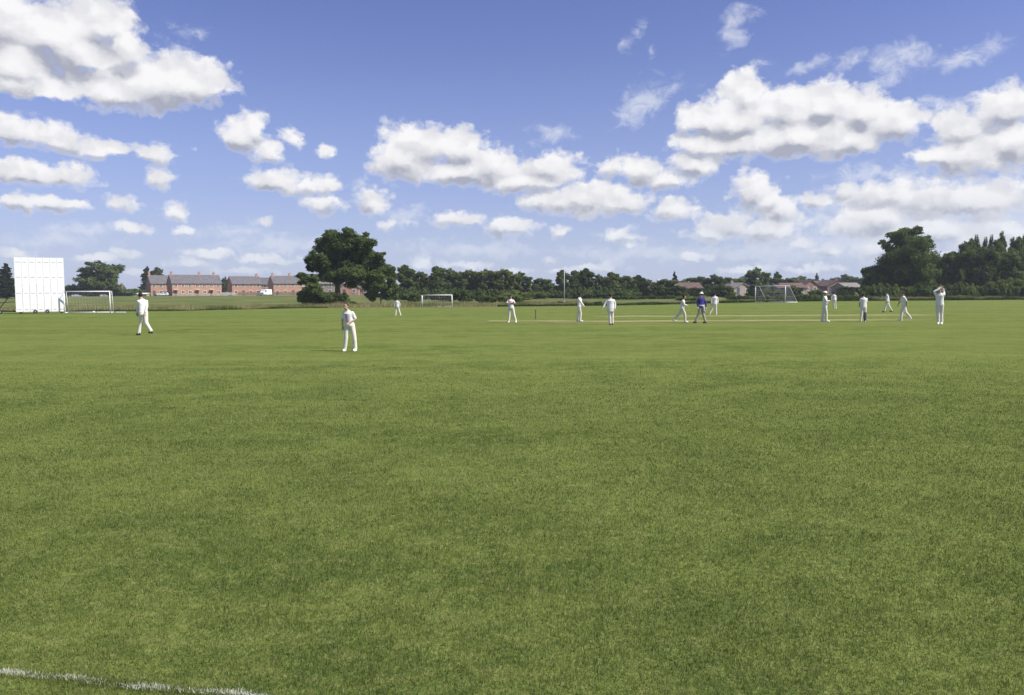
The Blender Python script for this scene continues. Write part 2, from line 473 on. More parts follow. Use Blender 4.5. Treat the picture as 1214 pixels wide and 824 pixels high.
# boundary line (white paint on the turf) from two points of it
LA, LB = ground_hit(0, 799), ground_hit(255, 826)
ld = (LB - LA).normalized(); ln = Vector((-ld.y, ld.x, 0))
dist = (xx_ - LA.x) * ln.x + (yy - LA.y) * ln.y
along = (xx_ - LA.x) * ld.x + (yy - LA.y) * ld.y
patch = np.array([mnoise.noise(Vector((a * 5.0, d * 9.0, 3.3))) for a, d in zip(along[np.abs(dist) < .09], dist[np.abs(dist) < .09])])
near = np.where(np.abs(dist) < .09)[0]
wob = 0.012 * np.sin(along[near] * 7) + 0.008 * np.sin(along[near] * 17 + 1)
prob = (0.92 - np.abs((dist[near] - wob) / 0.032) ** 2).clip(0, 1) * (0.55 + 1.0 * patch).clip(0.05, 1)
paint = near[rng.uniform(0, 1, len(near)) < prob]
pm = np.zeros(len(xx_), bool); pm[paint] = True

def add_rnd(me, n, per):
    at2 = me.color_attributes.new('rnd', 'FLOAT_COLOR', 'POINT')
    cc = rng.uniform(0, 1, (n, 4)).astype(np.float32); cc[:, 3] = 1
    at2.data.foreach_set('color', np.repeat(cc, per, axis=0).ravel())

me = np_mesh('turf_grass', blades(xx_[~pm], yy[~pm], zz[~pm], hh[~pm], wwid[~pm]), 3)
add_rnd(me, int((~pm).sum()), 3)
tg = link_mesh('turf_grass', me, blade_mat)
tag(tg, 'short mown grass blades of the cricket outfield in the foreground', 'grass', kind='stuff')

paint_mat = simple_mat('line_paint', (0.55, 0.56, 0.46), 0.8, 0.12, 30)
me = np_mesh('boundary_line', blades(xx_[pm], yy[pm], zz[pm] + 0.003, hh[pm] * .8, wwid[pm] * 1.25, 1.0), 3)
bl = link_mesh('boundary_line', me, paint_mat)
tag(bl, 'worn white painted boundary line on the grass in the bottom left corner', 'painted line', kind='structure')

# worn pitches on the square
pitch_mat, q, out = new_mat('worn_pitch')
geo = q.n('ShaderNodeNewGeometry'); pos = geo.outputs['Position']
tcn = q.n('ShaderNodeTexCoord'); s2 = q.n('ShaderNodeSeparateXYZ', ins={0: tcn.outputs['Object']})
pn = q.noise(q.vmath('MULTIPLY', pos, (0.4, 1.6, 1)), 0.9, 5, 0.65)
pc = q.mix(q.ramp(pn, 0.3, 0.7), (0.27, 0.26, 0.105), (0.38, 0.345, 0.18))
pb = q.n('ShaderNodeBsdfDiffuse', ins={'Color': pc})
pt = q.n('ShaderNodeBsdfTransparent')
tcg = q.n('ShaderNodeSeparateXYZ', ins={0: tcn.outputs['Generated']})
ex = q.math('MULTIPLY', q.ramp(q.math('PINGPONG', tcg.outputs[0], 0.5), 0.0, 0.12), q.ramp(q.math('PINGPONG', tcg.outputs[1], 0.5), 0.0, 0.25))
al = q.math('MULTIPLY', ex, q.ramp(pn, 0.2, 0.6, 0.15, 0.80))
mx = q.n('ShaderNodeMixShader', ins={0: al, 1: pt.outputs[0], 2: pb.outputs[0]})
q.t.links.new(mx.outputs[0], out.inputs[0])

def strip(name, x0, x1, y0, y1, z, label):
    bm = bmesh.new()
    c = ((x0 + x1) / 2, (y0 + y1) / 2)
    vs = [bm.verts.new((x - c[0], y - c[1], 0)) for x, y in ((x0, y0), (x1, y0), (x1, y1), (x0, y1))]
    bm.faces.new(vs)
    o = from_bm(name, bm, pitch_mat); o.location = (c[0], c[1], z)
    tag(o, label, 'cricket pitch', kind='structure')
strip('pitch', 0.3, 26.5, 48.0, 51.8, 0.006, 'pale straw coloured worn cricket pitch strip nearer the camera')
strip('pitch', 5.0, 33.5, 58.0, 63.0, 0.006, 'pale worn cricket pitch strip behind the near one')
strip('pitch', -2.0, 4.0, 50.0, 52.6, 0.004, 'faint scuffed strip left of the stumps')

# ------------------------------------------------------------------ rough grass beyond the mown edge
rough_mat, q, out = new_mat('rough_grass')
geo = q.n('ShaderNodeNewGeometry'); at_ = q.n('ShaderNodeAttribute', attribute_name='rnd')
rs = q.n('ShaderNodeSeparateColor', ins={0: at_.outputs['Color']})
rn = q.noise(q.vmath('MULTIPLY', geo.outputs['Position'], (0.5, 1, 0)), 0.22, 4, 0.6)
rc = q.mix(q.ramp(rn, 0.34, 0.55), (0.10, 0.14, 0.04), (0.38, 0.34, 0.17))
rc = q.mix(q.math('MULTIPLY', rs.outputs[0], 0.5), rc, (0.16, 0.18, 0.06))
d_ = q.n('ShaderNodeBsdfDiffuse', ins={'Color': rc}); t_ = q.n('ShaderNodeBsdfTranslucent', ins={'Color': rc})
mx = q.n('ShaderNodeMixShader', ins={0: 0.3, 1: d_.outputs[0], 2: t_.outputs[0]})
q.t.links.new(mx.outputs[0], out.inputs[0])
nettle_mat, q, out = new_mat('dark_weeds')
geo = q.n('ShaderNodeNewGeometry')
rn = q.noise(geo.outputs['Position'], 0.8, 4, 0.6)
rc = q.mix(q.ramp(rn, 0.35, 0.7), (0.028, 0.050, 0.014), (0.085, 0.115, 0.032))
d_ = q.n('ShaderNodeBsdfDiffuse', ins={'Color': rc}); q.t.links.new(d_.outputs[0], out.inputs[0])

def verge(name, x0, x1, off0, off1, n, h0, h1, mat, label, cat):
    x = rng.uniform(x0, x1, n); y = edge(x) + rng.uniform(off0, off1, n)
    nz = np.array([mnoise.noise(Vector((a * .35, b * .35, 1.0))) for a, b in zip(x, y)])
    h = (rng.uniform(h0, h1, n)) * (0.75 + 0.7 * nz).clip(.3, 1.5)
    me = np_mesh(name, blades(x, y, terrain(x, y) - .02, h, rng.uniform(.03, .08, n), 0.35), 3)
    add_rnd(me, n, 3)
    o = link_mesh(name, me, mat)
    tag(o, label, cat, kind='stuff')
verge('rough_grass', -66, 12, 1.2, 9, 42000, .5, .95, rough_mat, 'pale seeding rough grass along the left field edge', 'rough grass')
verge('rough_grass', 60, 100, 2.5, 12, 26000, .4, .8, rough_mat, 'pale rough grass strip under the hedge at the right field edge', 'rough grass')
verge('rough_grass', 5, 60, 9, 14, 16000, .2, .35, rough_mat, 'low pale rough grass in the meadow behind the centre of the field', 'rough grass')
verge('weeds', -66, -25, 0.0, 1.3, 11000, .2, .42, nettle_mat, 'dark low weeds at the foot of the left rough grass', 'weeds')
verge('weeds', -2, 30, 0.0, 2.2, 18000, .25, .55, nettle_mat, 'dark green weeds along the centre field edge', 'weeds')
verge('weeds', 30, 100, 0.0, 2.2, 26000, .35, .75, nettle_mat, 'dark green weeds along the right field edge', 'weeds')

# ------------------------------------------------------------------ trees
def leaf_mat(name, dark, light, olive):
    m, q, out = new_mat(name)
    geo = q.n('ShaderNodeNewGeometry'); oi = q.n('ShaderNodeObjectInfo')
    at_ = q.n('ShaderNodeAttribute', attribute_name='rnd')
    rs = q.n('ShaderNodeSeparateColor', ins={0: at_.outputs['Color']})
    nz = q.noise(geo.outputs['Position'], 0.55, 3, 0.6)
    c = q.mix(q.ramp(nz, 0.35, 0.68), dark, light)
    c = q.mix(q.math('MULTIPLY', rs.outputs[0], 0.45), c, olive)
    c = q.mix(q.ramp(oi.outputs['Random'], 0, 1, 0, 0.55, smooth=False), c, tuple(v * 0.7 for v in dark))
    d_ = q.n('ShaderNodeBsdfDiffuse', ins={'Color': c}); t_ = q.n('ShaderNodeBsdfTranslucent', ins={'Color': c})
    mx = q.n('ShaderNodeMixShader', ins={0: 0.42, 1: d_.outputs[0], 2: t_.outputs[0]})
    q.t.links.new(mx.outputs[0], out.inputs[0])
    return m
LEAF = leaf_mat('oak_leaves', (0.068, 0.112, 0.032), (0.175, 0.235, 0.066), (0.19, 0.22, 0.070))
LEAFL = leaf_mat('light_leaves', (0.095, 0.140, 0.038), (0.20, 0.245, 0.068), (0.20, 0.21, 0.07))
NEEDLE = leaf_mat('conifer_needles', (0.030, 0.054, 0.024), (0.068, 0.10, 0.04), (0.06, 0.07, 0.03))
BARK = simple_mat('bark', (0.10, 0.085, 0.065), 0.9, 0.35, 4, 0.6)

def foliage(lobes, n, size, seed, sub=19, subr=0.32, shell=0.45):
    r = np.random.default_rng(seed)
    L = np.array(lobes, float)
    vol = (L[:, 3] * L[:, 4] * L[:, 5]) ** (2 / 3)
    clumps = []
    for l in L:
        k = max(6, int(sub * (l[3] * l[5] / (np.mean(L[:, 3] * L[:, 5]))) ** 0.6))
        for _ in range(k):
            d = r.normal(size=3); d /= np.linalg.norm(d)
            f = r.uniform(0.50, 0.90)
            s = r.uniform(0.7, 1.35) * subr
            rad = l[3:6] * s
            clumps.append([*(l[:3] + d * l[3:6] * f), *rad])
        clumps.append([*l[:3], *(l[3:6] * 0.62)])
    C_ = np.array(clumps)
    w = (C_[:, 3] * C_[:, 4] * C_[:, 5]) ** (2 / 3); w /= w.sum()
    idx = r.choice(len(C_), n, p=w)
    d = r.normal(size=(n, 3)); d /= np.linalg.norm(d, axis=1)[:, None]
    rad = r.uniform(0, 1, n) ** shell
    rad = np.where(r.uniform(0, 1, n) < 0.1, rad * 1.22, rad)
    c = C_[idx, :3] + d * C_[idx, 3:6] * rad[:, None]
    nrm = d + r.normal(0, 0.65, (n, 3)) + np.array([0, 0, 0.35])
    nrm /= np.linalg.norm(nrm, axis=1)[:, None]
    t = np.cross(nrm, r.normal(size=(n, 3))); t /= np.linalg.norm(t, axis=1)[:, None]
    b = np.cross(nrm, t)
    s = size * r.uniform(0.55, 1.35, n)[:, None]
    v = np.stack([c - t * s, c - b * s * .55, c + t * s, c + b * s * .55], 1).reshape(-1, 3)
    me = np_mesh('crown', v, 4)
    a2 = me.color_attributes.new('rnd', 'FLOAT_COLOR', 'POINT')
    cc = r.uniform(0, 1, (n, 4)).astype(np.float32); cc[:, 3] = 1
    a2.data.foreach_set('color', np.repeat(cc, 4, axis=0).ravel())
    return me

def trunk_bm(h, r0, tips, seed, lean=0.0):
    rr = random.Random(seed)
    bm = bmesh.new()
    p = Vector((0, 0, -0.2)); pts = [p]
    for i in range(1, 5):
        pts.append(Vector((lean * i / 4 + rr.uniform(-.05, .05) * h * .3, rr.uniform(-.04, .04) * h * .3, h * i / 4)))
    cone(bm, pts[0], pts[0] + Vector((0, 0, .5)), r0 * 1.5, r0 * 1.05)
    for i in range(4):
        cone(bm, pts[i], pts[i + 1], r0 * (1 - .12 * i), r0 * (1 - .12 * (i + 1)))
    for t in tips:
        t = Vector(t); s = pts[3] if rr.random() < .5 else pts[4]
        m = (s + t) / 2 + Vector((rr.uniform(-.4, .4), rr.uniform(-.4, .4), rr.uniform(0, .6)))
        rb = r0 * rr.uniform(.35, .5)
        cone(bm, s, m, rb, rb * .7, 7); cone(bm, m, t, rb * .7, rb * .25, 6)
        for _ in range(2):
            e = t + Vector((rr.uniform(-1, 1), rr.uniform(-1, 1), rr.uniform(-.6, .3))) * (t - s).length * .15
            cone(bm, m.lerp(t, .6), e, rb * .4, rb * .12, 5)
    return bm

def make_tree(name, loc, lobes, n, size, seed, trunk_h, trunk_r, mat=None, **kw):
    """lobes relative to loc"""
    root = empty(name, loc)
    link_mesh('crown', foliage(lobes, n, size, seed, **kw), mat or LEAF, root)
    tips = [(l[0], l[1], l[2]) for l in lobes]
    from_bm('trunk', trunk_bm(trunk_h, trunk_r, tips, seed), BARK, root, True)
    return root

def px_tree(name, base_px, d, lobes_px, label, cat='tree', n=9000, size=.3, seed=1, trunk_h=None, trunk_r=.25, mat=None, group=None, depth=0.9, **kw):
    """a tree with its own outline: lumps given as photo measurements, turned to metres at distance d and given depth"""
    s = d / FPX
    b = at(base_px, 350, d); base = Vector((b.x, d, tz(b.x, d)))
    rr = random.Random(seed)
    lobes = []
    for (lx, ly, rx, ry) in lobes_px:
        p = at(lx, ly, d) - base
        rxy = rx * s
        dy = max(min(rx, 1.4 * ry), 6) * s * depth
        lobes.append((p.x, rr.uniform(-.6, .6) * dy, p.z, rxy, dy * rr.uniform(.8, 1.1), ry * s))
    top = max(l[2] for l in lobes)
    t = make_tree(name, base, lobes, n, size, seed, trunk_h or top * .5, trunk_r, mat, **kw)
    tag(t, label, cat, group)
    return t

# --- the big oak on the field's far edge
px_tree('oak_tree', 400, 122, [
  (405,284,26,15),(388,292,18,13),(428,287,18,13),(378,309,16,13),(404,308,24,18),(434,306,20,16),(450,304,8,7),(369,318,8,7),
  (392,325,16,9),(420,328,22,12),(440,324,16,14),(442,338,12,8),(376,330,10,6),(412,273,10,5)],
  'big spreading dark oak towering above the low houses, with its trunk showing below the crown', 'tree', 80000, .17, 5, trunk_h=4.4, trunk_r=.55, depth=.95)
px_tree('leafy_tree', 372, 117, [(356,327,10,4),(367,333,12,8),(374,344,14,9),(364,352,11,9),(378,354,14,9)],
  'low dark ragged tree at the left foot of the big oak', 'tree', 26000, .17, 6, trunk_h=1.8, trunk_r=.18)
px_tree('bush', 400, 116, [(388,353,12,8),(400,356,12,7),(412,360,12,5),(407,352,8,5)],
  'dark bush hiding the base of the big oak trunk', 'bush', 16000, .16, 7, trunk_h=.6, trunk_r=.1)
px_tree('leafy_tree', 452, 140, [(450,322,14,11),(462,326,9,11),(446,338,14,12),(460,344,13,13),(440,350,10,8)],
  'dense green tree touching the right side of the big oak', 'tree', 30000, .18, 8, trunk_h=2.5, trunk_r=.22)

# --- right hand side: large rounded oak and the wood beside it
px_tree('oak_tree', 1072, 152, [
  (1074,306,30,24),(1074,334,34,20),(1062,280,16,9),(1080,276,18,9),(1090,271,6,5),(1048,290,9,6),(1096,290,11,10),(1072,292,22,12),(1060,306,20,13),(1086,306,22,14),
  (1052,322,18,14),(1076,324,24,18),(1098,324,16,16),(1060,340,24,13),(1090,342,22,12)],
  'large dark domed oak rising to the left of the wood on the right', 'tree', 110000, .20, 21, trunk_h=3.0, trunk_r=.5)
px_tree('leafy_tree', 1030, 158, [(1028,322,7,7),(1032,332,10,9),(1024,342,10,9),(1036,346,12,8)],
  'small dark tree at the left foot of the large domed oak', 'tree', 18000, .19, 22, trunk_h=2, trunk_r=.18)

# --- generic trees: four shapes built once and copied
def auto_lobes(kind, seed, w, h):
    r = random.Random(seed); L = []
    if kind == 'broad':
        for i in range(9):
            a = r.uniform(0, 6.28); rad = r.uniform(.1, .30) * w; z = r.uniform(.32, .78) * h
            s = r.uniform(.19, .27) * w
            L.append((math.cos(a) * rad, math.sin(a) * rad, z, s, s, r.uniform(.16, .21) * h))
        L.append((r.uniform(-.08, .08) * w, 0, h * .83, .2 * w, .2 * w, .16 * h))
        L.append((-.1 * w, 0, h * .27, .38 * w, .33 * w, .22 * h)); L.append((.1 * w, 0, h * .16, .42 * w, .34 * w, .16 * h)); L.append((.16 * w, 0, h * .4, .3 * w, .3 * w, .2 * h))
    elif kind == 'tall':
        for i in range(9):
            z = (.16 + .76 * i / 9) * h; s = w * .34 * (1 - .55 * (i / 9) ** 2)
            L.append((r.uniform(-.16, .16) * w, r.uniform(-.15, .15) * w, z, s, s, .12 * h))
        L.append((0, 0, h * .91, .14 * w, .14 * w, .09 * h))
    elif kind == 'conifer':
        for i in range(11):
            t = i / 11; z = (.1 + .84 * t) * h; s = w * .5 * (1 - t) ** .85 + .04 * w
            L.append((r.uniform(-.07, .07) * w, 0, z, s, s, .065 * h))
    elif kind == 'poplar':
        for i in range(10):
            t = i / 10; z = (.06 + .80 * t) * h; s = w * (.62 - .46 * t ** 2.2)
            L.append((r.uniform(-.10, .10) * w, r.uniform(-.10, .10) * w, z, s, s, .14 * h))
    elif kind == 'bush':
        for i in range(9):
            L.append((r.uniform(-.3, .3) * w, r.uniform(-.2, .2) * w, r.uniform(.3, .62) * h, r.uniform(.18, .27) * w, .22 * w, r.uniform(.25, .36) * h))
    elif kind == 'hedge':
        for i in range(14):
            x = -.48 + .96 * i / 13
            L.append((x * w, r.uniform(-.3, .3), h * r.uniform(.42, .55), w * .06, .8, h * r.uniform(.40, .52)))
    return L

DIM = {'broad': (8, 9, 26000), 'tall': (5.5, 10, 22000), 'conifer': (5, 10, 14000), 'poplar': (3.2, 12, 13000), 'bush': (5, 2.6, 9000), 'hedge': (12, 1.6, 20000)}
NAME = {'broad': 'leafy_tree', 'tall': 'leafy_tree', 'conifer': 'conifer_tree', 'poplar': 'poplar_tree', 'bush': 'bush', 'hedge': 'hedge'}
protos = {}
used = set()
def get(kind, var, mat):
    key = (kind, var, mat.name)
    if key not in protos:
        w, h, n = DIM[kind]
        sz = {'broad': .23, 'tall': .22, 'conifer': .2, 'poplar': .2, 'bush': .17, 'hedge': .15}[kind]
        protos[key] = make_tree(NAME[kind], (0, 0, 0), auto_lobes(kind, var * 17 + 3, w, h), n, sz, var * 31 + 5, h * (.35 if kind in ('broad', 'tall') else .2 if kind in ('bush', 'hedge') else .8), .22 if kind not in ('bush', 'hedge') else .08, mat)
    return protos[key], key

def plant(kind, px, top, wpx, d, label, group=None, var=1, mat=None, rz=None, depth=None):
    mat = mat or LEAF
    p, key = get(kind, var, mat)
    o = p if key not in used else copy_tree(p)
    used.add(key)
    w0, h0, _ = DIM[kind]
    b = at(px, 350, d); z = tz(b.x, d)
    H = at(px, top, d).z - z; Wd = wpx * d / FPX
    o.location = (b.x, d, z - .05)
    sx = Wd / w0 * (1.22 if kind in ('broad', 'tall') else 1.04); sz = H / h0 * 1.03
    sy = depth / w0 if depth else sx
    if kind == 'hedge': sy = 1.0
    o.scale = (sx, sy, sz)
    o.rotation_euler = (0, 0, rz if rz is not None else (0 if kind == 'hedge' else random.choice([0, math.pi])))
    tag(o, label, 'hedge' if kind == 'hedge' else 'bush' if kind == 'bush' else 'tree', group)
    return o

GL = 'trees of the far treeline'
plant('conifer', 8, 309, 30, 230, 'dark pointed conifer at the left edge, partly behind the white sight screen', var=1, mat=NEEDLE)
plant('bush', 30, 334, 60, 236, 'dark scrub behind the white sight screen', var=1)
plant('broad', 116, 309, 50, 300, 'round dark tree standing alone between the sight screen and the brick houses', var=1)
plant('bush', 84, 336, 26, 305, 'dark bush just right of the sight screen, left of the lone round tree', var=2)
plant('bush', 148, 341, 60, 330, 'low dark hedge bush on the skyline right of the lone round tree', var=1)
plant('conifer', 175, 314, 22, 350, 'narrow dark conifer just left of the first brick house', var=2, mat=NEEDLE)
plant('tall', 187, 317, 18, 352, 'dark leafy tree behind the left end of the first brick house', var=1)
plant('bush', 266, 327, 14, 345, 'dark tree top between the second and third brick houses', var=2)
# centre treeline, left to right
TR = [
 ('tall', 481, 314, 26, 190, 'dark upright tree first to the right of the big oak group', 1, None),
 ('broad', 499, 321, 26, 205, 'dark rounded tree behind the left post of the small middle goal', 2, None),
 ('tall', 517, 315, 26, 195, 'tall dark tree directly behind the small middle goal', 2, None),
 ('broad', 533, 318, 30, 205, 'dark tree behind the right post of the small middle goal', 1, None),
 ('broad', 556, 319, 30, 200, 'dark bushy tree midway between the small goal and the fielder with folded arms', 2, None),
 ('broad', 577, 319, 32, 196, 'mid green tree just left of the fielder with folded arms', 1, LEAFL),
 ('broad', 598, 318, 32, 194, 'light green round tree directly above the fielder with folded arms', 2, LEAFL),
 ('broad', 617, 322, 26, 196, 'green tree ending the left treeline, just before the low gap of sky', 1, LEAFL),
 ('broad', 640, 329, 24, 215, 'lower dark tree just right of the gap of sky in the treeline', 2, None),
 ('broad', 654, 335, 20, 205, 'low dark tree left of the tall thin pole', 1, None),
 ('tall', 667, 320, 20, 200, 'dark tree directly behind the tall thin pole', 1, None),
 ('tall', 681, 320, 24, 205, 'dark tall tree behind the batter to the right of the thin pole', 2, None),
 ('tall', 695, 318, 22, 200, 'highest dark tree of the clump right of the thin pole', 1, None),
 ('broad', 709, 325, 22, 205, 'dark round tree at the right end of the clump right of the pole', 1, None),
 ('tall', 724, 322, 24, 195, 'pointed green tree directly above the white coated figure seen from behind', 2, LEAFL),
 ('broad', 742, 326, 26, 197, 'rounded dark tree right of the white coated figure', 2, None),
 ('tall', 757, 326, 20, 200, 'narrow olive tree two trees right of the white coated figure', 1, None),
 ('broad', 769, 331, 20, 198, 'small olive tree left of the pale roof in the treeline', 1, LEAFL),
 ('broad', 788, 330, 26, 190, 'dark solid round tree right of the pale roof in the treeline', 2, None),
 ('conifer', 800, 320, 12, 230, 'thin dark conifer sticking up above the treeline left of the person in blue', 3, NEEDLE),
 ('broad', 812, 331, 22, 240, 'dark tree behind the brown roofed house left of the person in blue', 1, None),
 ('broad', 830, 327, 26, 225, 'dark rounded tree directly above the person in blue', 2, None),
 ('broad', 846, 325, 24, 215, 'dark tree above the fielder standing right of the person in blue', 1, None),
 ('broad', 862, 328, 24, 225, 'dark low tree left of the pale gabled roofs', 2, None),
 ('broad', 880, 328, 26, 245, 'olive tree behind the pale gabled roofs', 1, LEAFL),
 ('broad', 897, 317, 26, 215, 'dark peaked tree left of the large right hand goal, tallest of its stretch', 1, None),
 ('broad', 912, 328, 22, 225, 'dark tree behind the left post of the large right hand goal', 2, None),
 ('tall', 921, 322, 12, 250, 'small round topped dark tree rising above the large right hand goal', 1, None),
 ('broad', 934, 329, 24, 240, 'dark tree behind the net of the large right hand goal', 2, LEAFL),
 ('broad', 950, 327, 30, 330, 'dark trees behind the left red roofed house', 1, None),
 ('conifer', 968, 322, 10, 340, 'small dark conifer between the two red brick gables', 1, NEEDLE),
 ('broad', 984, 331, 26, 345, 'dark low tree behind the right red brick gable', 2, None),
 ('broad', 1001, 325, 26, 330, 'dark rounded tree behind the right end of the red brick houses', 1, None),
 ('broad', 1015, 328, 20, 310, 'dark tree left of the small tree by the large domed oak', 2, None),
]
for k, px, top, w, d, lab, var, mt in TR:
    plant(k, px, top, w, d, lab, GL, var, mt)
# the lower storey of the centre line: bushes and hedge
LO = [
 ('bush', 492, 345, 34, 165, 'dark bush below the trees left of the small middle goal', 1, None),
 ('bush', 528, 345, 36, 165, 'dark bush right behind the small middle goal', 2, None),
 ('bush', 552, 341, 30, 150, 'rounded green bush right of the small middle goal', 1, None),
 ('bush', 575, 348, 30, 140, 'low green bush left of the fielder with folded arms', 2, None),
 ('bush', 606, 343, 50, 138, 'wide pale green bush behind the fielder with folded arms', 1, LEAFL),
 ('bush', 640, 345, 34, 190, 'dark bush under the low trees left of the thin pole', 2, None),
 ('bush', 690, 343, 50, 190, 'dark undergrowth below the clump right of the thin pole', 1, None),
 ('bush', 735, 344, 50, 186, 'dark undergrowth right of the white coated figure', 2, None),
 ('broad', 803, 338, 22, 186, 'low dark tree in front of the brown roofed house', 1, None),
 ('broad', 824, 340, 18, 188, 'low dark tree at the right end of the brown roofed house', 2, None),
 ('broad', 856, 337, 24, 184, 'low dark tree standing before the leftmost pale gabled roof', 1, None),
 ('broad', 896, 336, 22, 182, 'low tree immediately left of the large right hand goal', 2, None),
 ('bush', 921, 343, 30, 180, 'dark bush seen through the mouth of the large right hand goal', 1, None),
 ('broad', 940, 338, 20, 182, 'low dark tree immediately right of the large right hand goal', 1, None),
 ('bush', 969, 342, 22, 190, 'dark bush between the two red brick gables, by the umpire in a pale hat', 2, None),
 ('broad', 1003, 339, 22, 186, 'low dark tree in front of the bungalow at the right end of the houses', 2, None),
 ('bush', 815, 350, 40, 150, 'low dark bush behind the walking player left of the person in blue', 1, None),
 ('bush', 868, 352, 30, 170, 'low dark bush in front of the pale gabled roofs', 2, None),
]
for k, px, top, w, d, lab, var, mt in LO:
    plant(k, px, top, w, d, lab, 'bushes under the treeline', var, mt)
for px, top, w, d, lab in [
    (770, 350, 90, 170, 'clipped dark hedge below the pale roof in the centre of the treeline'),
    (905, 350, 80, 150, 'dark hedge behind the large right hand goal'),
    (985, 349, 84, 150, 'dark hedge in front of the red brick houses'),
    (1085, 337, 120, 143, 'long dark hedge in front of the large domed oak'),
    (1170, 336, 90, 141, 'dark hedge in front of the wood at the right edge'),
    (500, 342, 70, 182, 'tall dark hedge line under the trees left of the small middle goal'),
    (565, 342, 76, 182, 'tall dark hedge line under the trees right of the small middle goal'),
    (640, 344, 76, 196, 'dark undergrowth line beneath the low gap in the treeline'),
    (715, 341, 80, 188, 'tall dark hedge line under the clump right of the thin pole'),
    (838, 343, 60, 192, 'dark hedge line under the trees behind the person in blue'),
    (660, 357, 100, 128, 'low dark hedge behind the stumps and batter')]:
    plant('hedge', px, top, w, d, lab, 'hedges beyond the field', 1)
# wood on the right
RT = [
 ('broad', 1113, 303, 24, 165, 'small round topped tree between the large domed oak and the wood', 1, None),
 ('broad', 1126, 297, 30, 160, 'dark tree at the left shoulder of the wood on the right', 2, None),
 ('broad', 1141, 287, 34, 165, 'dark rounded tree stepping up in the wood on the right', 1, None),
 ('broad', 1166, 292, 40, 156, 'wide dark tree in the front of the wood on the right', 2, None),
 ('broad', 1198, 294, 44, 157, 'wide dark tree in the front of the wood at the right edge', 1, None),
 ('tall', 1132, 300, 30, 175, 'dark tree filling the back of the wood beside its left shoulder', 1, None),
 ('tall', 1150, 282, 22, 172, 'dark leafy tree left of the twin poplar tops', 2, None),
 ('tall', 1180, 284, 26, 170, 'leafy tree in the dip between the poplars of the wood', 1, LEAFL),
 ('tall', 1206, 280, 26, 168, 'leafy tree below the poplar tops at the right edge', 2, LEAFL),
 ('poplar', 1157, 271, 11, 174, 'left one of the twin poplar tops above the wood', 1, LEAF),
 ('poplar', 1165, 274, 10, 176, 'middle slightly lower poplar of the left group above the wood', 1, LEAF),
 ('poplar', 1172, 271, 9, 174, 'right one of the twin poplar tops above the wood', 1, LEAF),
 ('poplar', 1187, 265, 12, 172, 'tallest thin poplar spire above the wood', 2, LEAF),
 ('poplar', 1200, 273, 13, 174, 'poplar right of the tallest spire', 2, LEAF),
 ('poplar', 1211, 270, 15, 172, 'poplar cut by the right edge of the picture', 1, LEAF),
 ('poplar', 1225, 268, 16, 172, 'poplar just outside the right edge', 2, LEAF),
 ('broad', 1232, 296, 50, 160, 'wide dark tree continuing the wood outside the right edge', 2, None),
]
for k, px, top, w, d, lab, var, mt in RT:
    plant(k, px, top, w, d, lab, 'trees of the wood on the right', var, mt)
plant('bush', 1198, 326, 50, 147, 'large paler domed bush in front of the wood at the right edge', var=1, mat=LEAFL)
plant('bush', 1140, 349, 26, 140, 'small pale bush at the foot of the right hand hedge', var=2, mat=LEAFL)

# ------------------------------------------------------------------ houses
def brick_mat(name, col, mortar=(0.42, 0.36, 0.30)):
    m, q, out = new_mat(name)
    tc = q.n('ShaderNodeTexCoord')
    sp = q.n('ShaderNodeSeparateXYZ', ins={0: tc.outputs['Object']})
    v = q.n('ShaderNodeCombineXYZ', ins={0: q.math('ADD', sp.outputs[0], sp.outputs[1]), 1: sp.outputs[2]})
    b = q.n('ShaderNodeTexBrick', ins={'Vector': v.outputs[0], 'Scale': 1.0, 'Color1': (*[x * 1.15 for x in col], 1), 'Color2': (*[x * .8 for x in col], 1), 'Mortar': (*mortar, 1), 'Mortar Size': .012, 'Brick Width': .225, 'Row Height': .075})
    nz = q.noise(tc.outputs['Object'], .8, 4)
    c = q.mix(q.ramp(nz, .3, .7, 0, .3), b.outputs[0], tuple(x * .7 for x in col))
    p = q.n('ShaderNodeBsdfPrincipled', ins={'Base Color': c, 'Roughness': .9})
    q.t.links.new(p.outputs[0], out.inputs[0]); return m
def tile_mat(name, col):
    m, q, out = new_mat(name)
    tc = q.n('ShaderNodeTexCoord')
    wv = q.n('ShaderNodeTexWave', bands_direction='Z', ins={'Vector': tc.outputs['Object'], 'Scale': 1.6, 'Distortion': .3})
    nz = q.noise(tc.outputs['Object'], 1.2, 5, .6)
    c = q.mix(q.ramp(nz, .3, .7), tuple(x * .75 for x in col), tuple(x * 1.25 for x in col))
    c = q.mix(q.math('MULTIPLY', wv.outputs[1], .2), c, tuple(x * .5 for x in col))
    p = q.n('ShaderNodeBsdfPrincipled', ins={'Base Color': c, 'Roughness': .75})
    q.t.links.new(p.outputs[0], out.inputs[0]); return m
BRICK_O = brick_mat('orange_brick', (0.50, 0.215, 0.115))
BRICK_R = brick_mat('red_brick', (0.20, 0.075, 0.055))
BRICK_P = brick_mat('pale_brick', (0.30, 0.23, 0.18))
RENDER_W = simple_mat('white_render', (0.78, 0.76, 0.72), .9, .05)
SLATE = tile_mat('slate_tiles', (0.122, 0.116, 0.120))
TILE_R = tile_mat('brown_red_tiles', (0.115, 0.07, 0.058))
TILE_G = tile_mat('grey_brown_tiles', (0.20, 0.18, 0.165))
FRAME_W = simple_mat('cream_window_frame', (0.74, 0.70, 0.60), .6, .05)
PANE = simple_mat('window_glass', (0.05, 0.06, 0.075), .12, .2, spec=.6)
DOORM = simple_mat('door_paint', (0.08, 0.10, 0.13), .5)
WOOD = simple_mat('fence_wood', (0.36, 0.28, 0.18), .85, .25, 2)

